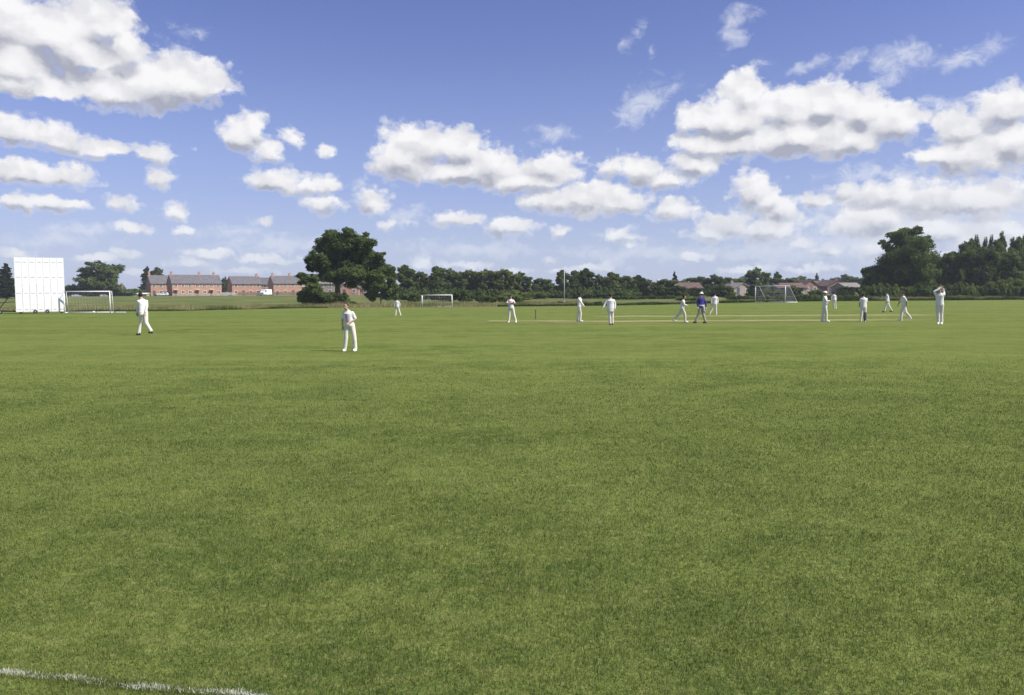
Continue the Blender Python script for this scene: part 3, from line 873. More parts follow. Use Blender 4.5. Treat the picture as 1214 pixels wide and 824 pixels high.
def house(name, px, d, w, dep, eave, ridge, rz, wall, roof, label, nwin=3, storeys=2, chim=(-.45,), doors=(0,), frontgable=False, zoff=0.0, group=None, porch=False):
    b = at(px, 350, d)
    root = empty(name, (b.x, d, tz(b.x, d) + zoff), rz)
    if frontgable: ax, w_, d_ = 'y', w, dep
    bm = bmesh.new()
    hw, hd = w / 2, dep / 2
    if not frontgable:   # ridge along x, front at -y
        prof = [(-hd, 0), (hd, 0), (hd, eave), (0, ridge), (-hd, eave)]
        A_ = [bm.verts.new((-hw, y, z)) for y, z in prof]; B_ = [bm.verts.new((hw, y, z)) for y, z in prof]
    else:
        prof = [(-hw, 0), (hw, 0), (hw, eave), (0, ridge), (-hw, eave)]
        A_ = [bm.verts.new((x, -hd, z)) for x, z in prof]; B_ = [bm.verts.new((x, hd, z)) for x, z in prof]
    bm.faces.new(A_); bm.faces.new(list(reversed(B_)))
    for i in range(5):
        j = (i + 1) % 5
        bm.faces.new((A_[j], A_[i], B_[i], B_[j]))
    bmesh.ops.recalc_face_normals(bm, faces=bm.faces)
    from_bm('wall', bm, wall, root)
    # roof slabs
    bm = bmesh.new(); T = .16; ov = .35
    half = hd if not frontgable else hw; lo = hw if not frontgable else hd
    sl = (ridge - eave) / half
    e_out = half + ov; z_out = eave - sl * ov
    prof = [(-e_out, z_out + .03), (0, ridge + .03), (e_out, z_out + .03), (e_out, z_out + T), (0, ridge + T + .05), (-e_out, z_out + T)]
    if not frontgable:
        A_ = [bm.verts.new((-lo - .2, a, z)) for a, z in prof]; B_ = [bm.verts.new((lo + .2, a, z)) for a, z in prof]
    else:
        A_ = [bm.verts.new((a, -lo - .25, z)) for a, z in prof]; B_ = [bm.verts.new((a, lo + .25, z)) for a, z in prof]
    for k in ((0, 1, 4, 5), (1, 2, 3, 4)):
        bm.faces.new([A_[i] for i in k]); bm.faces.new([B_[i] for i in reversed(k)])
    for i in range(6):
        j = (i + 1) % 6
        bm.faces.new((A_[j], A_[i], B_[i], B_[j]))
    bmesh.ops.recalc_face_normals(bm, faces=bm.faces)
    ro = from_bm('roof', bm, roof, root)
    for c in chim:
        bm = bmesh.new()
        cx_, cy_ = (c * w, 0) if not frontgable else (0, c * dep)
        ch = 0 if storeys > 1 else .55; box(bm, (cx_, cy_, ridge + .35 - ch), (.75, .55, 1.5)); box(bm, (cx_, cy_, ridge + 1.13 - ch), (.87, .67, .12))
        for s in (-.18, .18): cone(bm, (cx_ + s, cy_, ridge + 1.18 - ch), (cx_ + s, cy_, ridge + 1.5 - ch), .11, .09, 8)
        from_bm('chimney', bm, wall, ro)
    def win(x, z, ww=1.15, wh=1.15):
        bm = bmesh.new(); y = -hd - .02
        for s in (-1, 1): box(bm, (x + s * ww / 2, y, z), (.14, .12, wh + .14))
        box(bm, (x, y, z + wh / 2), (ww - .14, .12, .14)); box(bm, (x, y - .03, z - wh / 2), (ww - .14, .18, .14)); box(bm, (x, y, z), (.09, .10, wh - .14))
        # reveal head and sill band
        f = from_bm('window', bm, FRAME_W, root)
        bm = bmesh.new(); box(bm, (x, y + .01, z), (ww - .1, .035, wh - .1)); from_bm('pane', bm, PANE, f)
    for s in range(storeys):
        z = 1.45 + s * 2.55
        for i in range(nwin):
            x = -hw + w * (i + .5) / nwin
            if s == 0 and i in doors:
                bm = bmesh.new(); box(bm, (x, -hd - .02, 1.03), (.95, .08, 2.05), bevel=.01)
                dr = from_bm('door', bm, DOORM, root)
                bm = bmesh.new(); box(bm, (x + .34, -hd - .09, 1.0), (.05, .06, .14)); from_bm('handle', bm, FRAME_W, dr)
                if porch:
                    bm = bmesh.new(); box(bm, (x, -hd - .45, 2.3), (1.6, .88, .12)); from_bm('porch_roof', bm, FRAME_W, root)
            else:
                win(x, z if z + .6 < eave else max(eave - .75, .38), wh=1.15 if eave > 1.5 else .4)
    tag(root, label, 'house', group)
    return root

RZ = math.radians(24)
house('brick_house', 188, 318, 7.4, 8, 4.9, 8.0, math.radians(37), BRICK_O, SLATE, 'leftmost orange brick house with grey slate roof, beside the dark conifer', 3, chim=(-.44,))
house('terraced_house', 231, 316, 18.6, 8, 4.9, 8.0, math.radians(36), BRICK_O, SLATE, 'long orange brick terrace with grey roof, second building from the left', 7, chim=(-.46, .1, .4), doors=(0, 3, 5), porch=True)
house('brick_house', 290, 326, 11.6, 8, 4.7, 7.6, math.radians(33), BRICK_O, SLATE, 'orange brick house with grey roof right of the long terrace, middle of the row', 4, chim=(.43,), doors=(1,))
house('brick_house', 316, 356, 9, 8, 4.9, 7.7, math.radians(10), BRICK_O, SLATE, 'mostly hidden brick house set back behind the white parked van', 3, chim=(-.46,))
house('brick_house', 340, 326, 12.6, 8, 4.8, 7.7, math.radians(31), BRICK_O, SLATE, 'orange brick house with grey roof just left of the big oak', 4, chim=(-.44, .1), doors=(2,))
house('brick_house', 392, 300, 9, 8, 4.3, 6.6, RZ * .4, BRICK_P, TILE_G, 'pale brick house glimpsed left of the oak trunk', 3, chim=(.4,))
house('brick_house', 415, 285, 6.6, 8, 2.6, 4.9, RZ * .3, BRICK_O, SLATE, 'orange gabled house glimpsed right of the oak trunk', 2, 1, chim=(), frontgable=True)
house('bungalow', 431, 290, 4.5, 6, 2.2, 3.2, 0, BRICK_P, TILE_R, 'small low pale building between the orange gable and the green tree', 2, 1, chim=())
house('bungalow', 139, 335, 5, 6, 2.6, 4.6, 0, BRICK_P, TILE_R, 'tiny brown roofed bungalow right of the lone round tree', 2, 1, chim=(.4,), doors=())
house('bungalow', 773, 215, 4.8, 6, 2.2, 3.6, .3, RENDER_W, TILE_G, 'small house with pale roof showing through the centre of the treeline', 2, 1, chim=(.4,))
house('brown_roofed_house', 812, 215, 7.5, 6, 2.0, 3.3, .15, BRICK_P, TILE_R, 'low house with brown roof left of the person in blue', 3, 1, chim=(-.4,))
house('bungalow', 872, 205, 6.0, 5, 1.8, 3.1, .5, BRICK_P, TILE_G, 'pale roofed bungalow left of the white fronted gable', 2, 1, chim=(.3,), frontgable=True)
house('bungalow', 884, 215, 7.0, 6, 1.9, 3.2, -.3, RENDER_W, TILE_G, 'pale roofed bungalow with white front left of the large right hand goal', 3, 1, chim=(.4,))
house('bungalow', 932, 225, 9, 6, 1.9, 3.1, .2, BRICK_P, TILE_R, 'low house seen through the net of the large right hand goal', 3, 1, chim=())
house('brick_house', 952, 250, 5.4, 8, 2.3, 4.1, .25, BRICK_R, TILE_R, 'left of the two red brick gables behind the right goal', 2, 1, chim=(.35,), frontgable=True, doors=())
house('brick_house', 967, 262, 7.5, 7, 2.4, 3.9, 0, BRICK_R, TILE_R, 'dark roofed brick house between the two red brick gables', 3, 1, chim=(.3,))
house('brick_house', 985, 250, 7.6, 8, 2.3, 4.1, .2, BRICK_R, TILE_R, 'right one of the two red brick gables behind the umpire', 3, 1, chim=(-.3,), frontgable=True)
house('bungalow', 1004, 235, 6, 6, 1.9, 3.1, .3, BRICK_P, TILE_G, 'small pale roofed bungalow at the right end of the red brick houses', 2, 1, chim=())

# garden fence in front of the row, little shed, parked vehicles
def fence_run(px0, px1, d, label, h=1.3, mat=None):
    a = at(px0, 350, d); b = at(px1, 350, d)
    root = empty('garden_fence', (a.x, d, tz(a.x, d)))
    L = b.x - a.x; n = max(1, int(L / 1.9))
    for i in range(n + 1):
        bm = bmesh.new(); box(bm, (L * i / n, 0, h / 2), (.1, .1, h + .1)); from_bm('post', bm, WOOD, root)
    for i in range(n):
        bm = bmesh.new(); w = L / n - .12; x = L * (i + .5) / n
        for k in range(5): box(bm, (x, 0, .15 + (h - .2) * (k + .5) / 5), (w, .03, (h - .2) / 5 - .03))
        from_bm('fence_panel', bm, mat or WOOD, root)
    tag(root, label, 'fence', 'garden fences of the brick houses')
fence_run(207, 262, 305, 'low cream panel fence in front of the long orange brick terrace', mat=FRAME_W, h=.7)
fence_run(262, 280, 305, 'low cream fence between the long terrace and the middle brick house', mat=FRAME_W)
fence_run(282, 330, 306, 'low panel fence in front of the middle brick house')
fence_run(328, 352, 306, 'low panel fence in front of the brick house left of the oak')
house('garden_shed', 170, 290, 3.4, 2.4, .75, 1.0, 0, WOOD, FRAME_W, 'low cream roofed shed left of the first brick house', 1, 1, chim=(), doors=())

CARP = simple_mat('white_car_paint', (0.80, 0.80, 0.80), .25, .02, spec=.5)
TYRE = simple_mat('tyre_rubber', (0.02, 0.02, 0.02), .8)
LAMPM = simple_mat('lamp_glass', (.5, .5, .5), .2)
def vehicle(px, d, prof, width, rz, label, name, cat, wheels, glass):
    b = at(px, 350, d); root = empty(name, (b.x, d, tz(b.x, d)), rz)
    bm = bmesh.new()
    A_ = [bm.verts.new((x, -width / 2, z)) for x, z in prof]; B_ = [bm.verts.new((x, width / 2, z)) for x, z in prof]
    bm.faces.new(A_); bm.faces.new(list(reversed(B_)))
    for i in range(len(prof)):
        j = (i + 1) % len(prof); bm.faces.new((A_[j], A_[i], B_[i], B_[j]))
    bmesh.ops.recalc_face_normals(bm, faces=bm.faces)
    bmesh.ops.bevel(bm, geom=bm.edges[:], offset=.05, segments=2, affect='EDGES')
    from_bm('body', bm, CARP, root, False)
    for x in wheels:
        for s in (-1, 1):
            bm = bmesh.new(); cone(bm, (x, s * (width / 2 - .16), .32), (x, s * (width / 2 + .02), .32), .32, .32, 18)
            wh = from_bm('wheel', bm, TYRE, root)
            bm = bmesh.new(); cone(bm, (x, s * (width / 2 + .02), .32), (x, s * (width / 2 + .035), .32), .19, .17, 14); from_bm('rim', bm, LAMPM, wh)
    for (x0, x1, z0, z1, sl) in glass:
        for s in (-1, 1):
            bm = bmesh.new(); y = s * (width / 2 + .006)
            vs = [bm.verts.new(p) for p in ((x0, y, z0), (x1, y, z0), (x1 - sl, y, z1), (x0 + sl, y, z1))]
            bmesh.ops.solidify(bm, geom=bm.faces[:] + [bm.faces.new(vs)], thickness=.01)
            from_bm('window', bm, PANE, root)
    for s in (-1, 1):
        bm = bmesh.new(); ball(bm, (prof[0][0] + .03, s * width * .36, .68), (.08, .16, .1)); from_bm('headlight', bm, LAMPM, root)
    tag(root, label, cat)
vehicle(315, 303, [(-2.4, .3), (2.5, .3), (2.55, 2.3), (-1.3, 2.35), (-1.75, 1.5), (-2.4, 1.15)], 1.9, 1.2, 'white van parked between the middle and right brick houses', 'parked_van', 'van', (-1.6, 1.6), [(-1.55, -.6, 1.35, 2.0, .15)])
vehicle(193, 303, [(-2.0, .3), (2.0, .3), (2.0, .85), (1.6, 1.4), (-.5, 1.45), (-1.1, .95), (-2.0, .8)], 1.7, .3, 'white car parked in front of the leftmost brick house', 'parked_car', 'car', (-1.25, 1.25), [(-.85, .3, .95, 1.32, .3), (.38, 1.5, .95, 1.32, .12)])

# ------------------------------------------------------------------ sight screen
SCR = simple_mat('white_screen_paint', (0.80, 0.80, 0.80), .45, .03, 1.5)
DARKM = simple_mat('dark_steel', (0.03, 0.03, 0.035), .5, .2, metallic=.3)
FIX = simple_mat('grey_fixings', (0.42, 0.42, 0.45), .5)
a = ground_hit(18, 371.3); b = ground_hit(76.5, 372.2)
a = Vector((at(18, 350, 80.0).x, 80.0, 0)); b = Vector((at(77, 350, 82.2).x, 82.2, 0))
rz = math.atan2(b.y - a.y, b.x - a.x)
SW = (b - a).length; SH = 5.62
scr = empty('sight_screen', ((a + b) / 2), rz)
tag(scr, 'tall white cricket sight screen on wheels at the left edge', 'sight screen')
NB = 7; pw = SW / NB
for i in range(NB):
    bm = bmesh.new(); box(bm, (-SW / 2 + pw * (i + .5), 0, .18 + (SH - .18) / 2), (pw - .022, .035, SH - .18), bevel=.006)
    from_bm('panel', bm, SCR, scr)
for z in (.42, 2.05, 3.65, 5.15):
    bm = bmesh.new(); box(bm, (0, .06, z), (SW - .1, .08, .09)); from_bm('rail', bm, FIX, scr)
    bm = bmesh.new()
    for i in range(NB):
        cx_ = -SW / 2 + pw * (i + .5)
        box(bm, (cx_, -.022, z), (.30 if i % 2 else .40, .012, .055))
    from_bm('fixing_strip', bm, FIX, scr)
for x in (-SW / 2 + .3, 0, SW / 2 - .3):
    bm = bmesh.new(); cone(bm, (x, .12, .2), (x, .12, SH - .2), .04, .04, 8); cone(bm, (x, .14, SH - .9), (x, 2.0, .25), .035, .035, 8); cone(bm, (x, .12, .25), (x, 2.0, .25), .04, .04, 8)
    cone(bm, (x, .13, 2.4), (x, 1.0, .25), .025, .025, 8)
    from_bm('support_frame', bm, DARKM, scr)
bm = bmesh.new(); cone(bm, (-SW / 2 - 1.7, .5, .25), (SW / 2, .5, .25), .05, .05, 8); cone(bm, (-SW / 2 - 1.6, .5, .25), (-SW / 2 - .1, .2, 2.3), .04, .04, 8); cone(bm, (-SW / 2 - 1.6, .5, .25), (-SW / 2 - 1.5, .5, 1.1), .04, .04, 8)
cone(bm, (-SW / 2 - 1.5, .5, 1.1), (-SW / 2 - .1, .2, 1.2), .03, .03, 8)
from_bm('tow_frame', bm, DARKM, scr)
for x, y in ((-SW / 2 - 1.35, .45), (-.5, -.12), (.55, -.12), (SW / 2 - .3, 1.9), (-SW / 2 + .4, 1.9)):
    bm = bmesh.new(); cone(bm, (x, y - .05, .19), (x, y + .05, .19), .19, .19, 18)
    w = from_bm('wheel', bm, DARKM, scr)
    bm = bmesh.new(); cone(bm, (x, y - .065, .19), (x, y + .065, .19), .06, .06, 10); from_bm('hub', bm, FIX, w)

# ------------------------------------------------------------------ goals
GOALP = simple_mat('goal_paint', (0.78, 0.78, 0.76), .4, .05)
NETM = simple_mat('net_cord', (0.55, 0.56, 0.55), .8, .1)
def goal(p, rz, w, h, dep, label, r=.055, net=True, top=.6, netr=.008, mesh=.28, bars=True):
    """mouth along local x, depth towards local +y"""
    root = empty('goal', p, rz)
    bm = bmesh.new(); cone(bm, (-w / 2 - r, 0, h), (w / 2 + r, 0, h), r, r, 12); from_bm('crossbar', bm, GOALP, root, True)
    for s in (-1, 1):
        bm = bmesh.new(); cone(bm, (s * w / 2, 0, 0), (s * w / 2, 0, h), r, r, 12); from_bm('post', bm, GOALP, root, True)
        if bars:
            bm = bmesh.new(); cone(bm, (s * w / 2, 0, r), (s * w / 2, dep, r), r * .9, r * .9, 10); from_bm('base_bar', bm, GOALP, root, True)
            bm = bmesh.new(); cone(bm, (s * w / 2, 0, h), (s * w / 2, top, h), r * .5, r * .5, 8); cone(bm, (s * w / 2, top, h), (s * w / 2, dep, r), r * .45, r * .45, 8); from_bm('net_support', bm, GOALP, root, True)
    if bars:
        bm = bmesh.new(); cone(bm, (-w / 2, dep, r), (w / 2, dep, r), r * .9, r * .9, 10); from_bm('back_bar', bm, GOALP, root, True)
    if net:
        bm = bmesh.new()
        def seg(a_, b_): cone(bm, a_, b_, netr, netr, 4, cap=False)
        n = int(w / mesh)
        for i in range(n + 1):
            x = -w / 2 + w * i / n
            seg((x, 0, h), (x, top, h - .03)); seg((x, top, h - .03), (x, dep, .03))
        m = int(math.hypot(dep - top, h) / mesh)
        for j in range(m + 1):
            t = j / m; seg((-w / 2, top + (dep - top) * t, (h - .03) * (1 - t)), (w / 2, top + (dep - top) * t, (h - .03) * (1 - t) + .001))
        for s in (-1, 1):
            k = int(dep / mesh)
            for j in range(1, k):
                y = dep * j / k; zt = h if y < top else h * (1 - (y - top) / (dep - top)); seg((s * w / 2, y, 0), (s * w / 2, y, zt))
            k = int(h / mesh)
            for j in range(1, k):
                z = h * j / k; ye = dep - (dep - top) * z / h; seg((s * w / 2, 0, z), (s * w / 2, ye, z))
        from_bm('net', bm, NETM, root)
    tag(root, label, 'goal', 'football goals around the field')
    return root
g = ground_hit(103.5, 372)
goal(Vector((at(103, 350, 82).x, 82, 0)), math.radians(8), 4.4, 2.2, 1.0, 'white freestanding goal just right of the sight screen', r=.055, netr=.003)
goal(Vector((at(518, 350, 111.5).x, 111.5, 0)), 0, 4.15, 1.65, 1.0, 'small white goal in front of the trees right of the big oak', r=.055, net=True, netr=.004)
p = at(912, 350, 119)
goal(Vector((p.x + .1, 119, tz(p.x, 119))), math.radians(-68), 6.6, 2.44, 2.2, 'large white goal seen from the side in front of the houses on the right', r=.058, top=.7, netr=.006)
# loose white base rails and ball by the left goal
for px, w, lab in ((142.5, 1.0, 'short white rail lying on the grass right of the left goal'),):
    bm = bmesh.new(); box(bm, (0, 0, .07), (w, .1, .12), bevel=.02)
    o = from_bm('white_rail', bm, GOALP); o.location = (at(px, 350, 82).x, 82, 0); tag(o, lab, 'rail')
bm = bmesh.new(); bmesh.ops.create_icosphere(bm, subdivisions=3, radius=.11)
o = from_bm('football', bm, GOALP, smooth=True); o.location = (at(117, 350, 82.5).x, 81.4, .11)
tag(o, 'small white ball on the grass in the mouth of the left goal', 'ball')

# tall thin pole
p = at(669, 350, 150)
root = empty('tall_pole', (p.x, 150, tz(p.x, 150)))
hp = at(669, 319, 150).z - tz(p.x, 150)
GREYM = simple_mat('galvanised_pole', (.52, .53, .52), .5, .1)
bm = bmesh.new(); cone(bm, (0, 0, 0), (0, 0, hp), .085, .06, 12); from_bm('shaft', bm, GREYM, root, True)
bm = bmesh.new(); cone(bm, (0, 0, 0), (0, 0, .35), .14, .12, 12); from_bm('base_collar', bm, GREYM, root)
bm = bmesh.new(); ball(bm, (0, 0, hp), .1); from_bm('finial', bm, GREYM, root)
tag(root, 'tall thin pale pole standing in front of the treeline left of centre right', 'pole')
root['label'] = 'tall thin pale pole standing up in front of the treeline behind the stumps'

# stumps
STM = simple_mat('stump_wood', (0.10, 0.085, 0.06), .6)
BAIL = simple_mat('bail_wood', (0.55, 0.48, 0.33), .6)
p = ground_hit(635, 378.6)
root = empty('wicket', p, math.radians(76))
for i in (-1, 0, 1):
    bm = bmesh.new(); cone(bm, (i * .092, 0, 0), (i * .092, 0, .68), .019, .018, 10); ball(bm, (i * .092, 0, .69), .022)
    from_bm('stump', bm, STM, root)
for i in (-.5, .5):
    bm = bmesh.new(); cone(bm, (i * .092 - .05, 0, .725), (i * .092 + .05, 0, .725), .013, .013, 8); from_bm('bail', bm, BAIL, root)
tag(root, 'three dark cricket stumps with bails at the left end of the pitch', 'stumps')

# ------------------------------------------------------------------ people
SKIN = simple_mat('skin', (0.46, 0.30, 0.22), .6, .08, 6)
SKIND = simple_mat('tanned_skin', (0.36, 0.20, 0.135), .6, .08, 6)
EYEM = simple_mat('dark_features', (0.03, 0.02, 0.02), .5)
def cloth(name, col, v=.07): return simple_mat(name, col, .85, v, 5, .12)
WHITE = cloth('cricket_whites', (0.72, 0.71, 0.67), .10); CREAM = cloth('cream_flannels', (0.70, 0.67, 0.57), .10); BLUE = cloth('blue_jersey', (0.032, 0.026, 0.17), .2)
GREYT = cloth('light_grey_cloth', (0.45, 0.46, 0.52)); BEIGE = cloth('beige_trousers', (0.36, 0.34, 0.27)); NAVY = cloth('navy_cap_cloth', (0.02, 0.024, 0.045)); 
BLACKS = simple_mat('black_shoe', (0.02, 0.02, 0.02), .5); WHITES = simple_mat('white_shoe', (0.80, 0.80, 0.76), .5)
HAIRD = simple_mat('dark_hair', (0.025, 0.018, 0.012), .7, .3, 20, .5); HAIRB = simple_mat('brown_hair', (0.05, 0.03, 0.018), .7, .3, 20, .5)
PADG = cloth('grey_pad', (0.12, 0.12, 0.13))
PRINT_SHADE = cloth('grey_print_shade', (0.42, 0.38, 0.42))  # grey of the tee's print, doubling as painted shade on its front

def remesh(bm, voxel, smooth=2):
    me = bpy.data.meshes.new('tmp'); bm.to_mesh(me); bm.free()
    o = bpy.data.objects.new('tmp', me); COL.objects.link(o)
    m = o.modifiers.new('r', 'REMESH'); m.mode = 'VOXEL'; m.voxel_size = voxel; m.use_smooth_shade = True
    s = o.modifiers.new('s', 'SMOOTH'); s.iterations = smooth; s.factor = .5
    dg = bpy.context.evaluated_depsgraph_get(); dg.update()
    me2 = bpy.data.meshes.new_from_object(o.evaluated_get(dg))
    bpy.data.objects.remove(o); bpy.data.meshes.remove(me)
    me2.materials.clear()
    return me2

def chain(bm, pts, rad, seg=12):
    for i in range(len(pts)):
        ball(bm, pts[i], rad[i], seg=seg)
        if i: cone(bm, pts[i - 1], pts[i], rad[i - 1], rad[i], seg)

def loft(bm, rings, seg=20):
    prev = None; allr = []
    for c, a_, b_, s, f in rings:
        r = [bm.verts.new(Vector(c) + s * (a_ * math.cos(2 * math.pi * i / seg)) + f * (b_ * math.sin(2 * math.pi * i / seg))) for i in range(seg)]
        allr.append(r)
    for r0, r1 in zip(allr, allr[1:]):
        for i in range(seg):
            j = (i + 1) % seg; bm.faces.new((r0[i], r0[j], r1[j], r1[i]))
    bm.faces.new(list(reversed(allr[0]))); bm.faces.new(allr[-1])

V = Vector
def person(px, top, feet, label, phi=0, hip=(0, 0, .92), neck=(0, 0, 1.43), head=(0, 0, 1.615), a=None, b=None, la=None, lb=None,
           shirt=WHITE, trouser=CREAM, shoe=WHITES, hat=None, hair=HAIRD, sleeve='short', hem=.86, skin=SKIN, look=None, width=1.0, extra=None, dark_leg=None, folded=False):
    ph = math.radians(phi)
    f = V((math.sin(ph), -math.cos(ph), 0)); s = V((math.cos(ph), math.sin(ph), 0))
    if s.x < -1e-3 or (abs(s.x) <= 1e-3 and s.y < 0): s = -s
    hip, neck, head = V(hip), V(neck), V(head)
    a = [V(t) for t in (a or [(-.25, 0, 1.13), (-.24, -.03, .88)])]
    b = [V(t) for t in (b or [(.25, 0, 1.13), (.24, -.03, .88)])]
    la = [V(t) for t in (la or [(-.11, 0, .50), (-.12, 0, .09)])]
    lb = [V(t) for t in (lb or [(.11, 0, .50), (.12, 0, .09)])]
    g = ground_hit(px, feet)
    H = (feet - top) * g.y / FPX
    sc = H / 1.725
    head = head - V((0, 0, .028))
    up = (neck - hip).normalized()
    Wd = width
    sa = neck - s * .158 * Wd - up * .078; sb = neck + s * .158 * Wd - up * .078
    ha = hip - s * .085; hb = hip + s * .085
    # ---- body: one continuous surface
    bm = bmesh.new()
    lf = V(look).normalized() if look else f
    ls = lf.cross(V((0, 0, 1))).normalized()
    R3 = Matrix((ls, -lf, ls.cross(lf))).transposed()
    ball(bm, head + V((0, 0, .022)), (.074, .094, .100), R3, 20)
    ball(bm, head + lf * .022 + V((0, 0, -.045)), (.056, .068, .072), R3, 16)
    ball(bm, head + lf * .094 + V((0, 0, -.015)), (.015, .02, .026), R3, 8)
    for q_ in (-1, 1): ball(bm, head + ls * .075 * q_ + V((0, 0, -.01)), (.014, .024, .034), R3, 8)
    chain(bm, [neck - up * .03, head + V((0, 0, -.06))], [.066, .058])
    loft(bm, [(hip - up * .08, .10, .085, s, f), (hip + up * .05, .14 * Wd, .095, s, f), (hip.lerp(neck, .42), .122 * Wd, .088, s, f), (hip.lerp(neck, .75), .155 * Wd, .10, s, f), (neck - up * .03, .12 * Wd, .07, s, f), (neck, .06, .05, s, f)])
    for S_, E_, Hd in ((sa, *a), (sb, *b)):
        chain(bm, [S_, S_.lerp(E_, .5), E_, E_.lerp(Hd, .45), Hd], [.054, .048, .038, .037, .026])
    for Hp, K_, An in ((ha, *la), (hb, *lb)):
        chain(bm, [Hp, Hp.lerp(K_, .5), K_, K_.lerp(An, .35), An], [.082, .070, .052, .050, .034])
        ball(bm, An - V((0, 0, .045)) + f * .05, (.035, .10, .03), Matrix((s, -f, V((0, 0, 1)))).transposed())
    palms = []
    for S_, E_, Hd in ((sa, *a), (sb, *b)):
        dr = (Hd - E_).normalized(); sd_ = dr.cross(f)
        sd_ = sd_.normalized() if sd_.length > .1 else s.copy()
        nn = dr.cross(sd_).normalized()
        Rm = Matrix((sd_, dr, nn)).transposed()
        pc_ = Hd + dr * .05
        ball(bm, pc_, (.040, .052, .018), Rm)
        palms.append((pc_, dr, sd_, nn))
    me = remesh(bm, .013, 2)
    # fingers, rooted in the palms
    bm = bmesh.new(); bm.from_mesh(me)
    for pc_, dr, sd_, nn in palms:
        for k, (o_, ln_) in enumerate(((-.028, .062), (-.010, .072), (.010, .068), (.027, .052))):
            p0 = pc_ + sd_ * o_ + dr * .028; p1 = p0 + dr * ln_ * .55 + nn * .006; p2 = p1 + dr * ln_ * .45 + nn * .024
            chain(bm, [p0, p1, p2], [.0095, .0088, .0072], 6)
        p0 = pc_ - sd_ * .03 - dr * .02; p1 = p0 - sd_ * .022 + dr * .028; p2 = p1 + dr * .03 + nn * .012
        chain(bm, [p0, p1, p2], [.012, .0105, .009], 6)
    bm.to_mesh(me); bm.free()
    me.materials.append(skin); me.materials.append(EYEM)
    eyes = [head + lf * .094 + ls * .030 * q_ + V((0, 0, .018)) for q_ in (-1, 1)]; mouth = head + lf * .09 + V((0, 0, -.062))
    for p_ in me.polygons:
        p_.use_smooth = True
        c_ = p_.center
        if min((c_ - e).length for e in eyes) < .012 or ((c_ - mouth).length < .016 and abs(c_.z - mouth.z) < .006): p_.material_index = 1
    lowz = min(la[1].z, lb[1].z) - .085
    body = bpy.data.objects.new('person', me); COL.objects.link(body)
    body.location = (g.x, g.y, g.z - lowz * sc); body.scale = (sc, sc, sc)
    tag(body, label, 'person', 'cricketers and umpires on the field')
    # ---- trousers
    bm = bmesh.new()
    loft(bm, [(hip - up * .09, .135, .115, s, f), (hip + up * .03, .158 * Wd, .122, s, f), (hip + up * .13, .145 * Wd, .108, s, f)])
    for Hp, K_, An in ((ha, *la), (hb, *lb)):
        chain(bm, [Hp, Hp.lerp(K_, .5), K_, K_.lerp(An, .5), An + V((0, 0, .005))], [.103, .092, .076, .070, .066])
    link_mesh('trousers', remesh(bm, .014, 2), trouser, body, True)
    # ---- shirt
    bm = bmesh.new()
    t_h = hip + up * (hem - .92)
    loft(bm, [(t_h, .172 * Wd, .136, s, f), (hip + up * .1, .165 * Wd, .128, s, f), (hip.lerp(neck, .5), .162 * Wd, .122, s, f), (hip.lerp(neck, .8), .185 * Wd, .126, s, f), (neck - up * .062, .178 * Wd, .098, s, f), (neck - up * .022, .115 * Wd, .085, s, f), (neck + up * .022, .068, .064, s, f)])
    for S_, E_, Hd in ((sa, *a), (sb, *b)):
        if sleeve == 'short': chain(bm, [S_, S_.lerp(E_, .45), S_.lerp(E_, .85)], [.060, .062, .060])
        else: chain(bm, [S_, S_.lerp(E_, .5), E_, E_.lerp(Hd, .5), E_.lerp(Hd, .92)], [.060, .060, .054, .05, .043])
    link_mesh('shirt', remesh(bm, .014, 2), shirt, body, True)
    # ---- shoes
    for i, An in enumerate((la[1], lb[1])):
        bm = bmesh.new(); Rm = Matrix((s, -f, V((0, 0, 1)))).transposed()
        ball(bm, An + f * .055 - V((0, 0, .040)), (.050, .135, .044), Rm); ball(bm, An - f * .01, (.048, .062, .055), Rm)
        box(bm, An + f * .055 - V((0, 0, .072)), (.085, .25, .022), math.atan2(s.y, s.x))
        link_mesh('shoe', remesh(bm, .013, 1), shoe, body, True)
    # ---- hair, cap or hat
    hc = head + V((0, 0, .022))
    bm = bmesh.new(); ball(bm, hc - lf * .014 + V((0, 0, .012)), (.083, .096, .100), R3, 20)
    for v in list(bm.verts):
        rel = v.co - hc
        if rel.dot(lf) > .045 and rel.z < .045 or rel.z < -.075 or (rel.z < -.02 and rel.dot(lf) > .0): bm.verts.remove(v)
    link_mesh('hair', (lambda m_: (bm.to_mesh(m_), m_)[1])(bpy.data.meshes.new('hair')), hair, body, True); bm.free()
    if hat:
        kind, hm = hat
        bm = bmesh.new()
        ball(bm, hc + V((0, 0, .026)), (.092, .108, .094), R3, 20)
        for v in list(bm.verts):
            if (v.co - hc).z < .018: bm.verts.remove(v)
        if kind == 'cap':
            m_ = Matrix.Translation(hc + lf * .12 + V((0, 0, .026))) @ R3.to_4x4() @ Matrix.Diagonal((.078, .085, .010, 1))
            bmesh.ops.create_uvsphere(bm, u_segments=16, v_segments=8, radius=1, matrix=m_)
        else:
            cone(bm, hc + V((0, 0, .012)), hc + V((0, 0, .030)), .150, .102, 20)
        me = bpy.data.meshes.new('cap'); bm.to_mesh(me); bm.free()
        link_mesh('cap' if kind == 'cap' else 'sun_hat', me, hm, body, True)
    if extra == 'jumper':
        bm = bmesh.new()
        loft(bm, [(hip + up * .01, .20, .165, s, f), (hip + up * .09, .20, .165, s, f)])
        chain(bm, [hip + s * .12 - f * .08, hip + s * .14 - f * .1 - V((0, 0, .28))], [.055, .075]); chain(bm, [hip + s * .04 - f * .14, hip - f * .15 - V((0, 0, .22)) + s * .07], [.04, .05])
        link_mesh('tied_jumper', remesh(bm, .014, 2), GREYT, body, True)
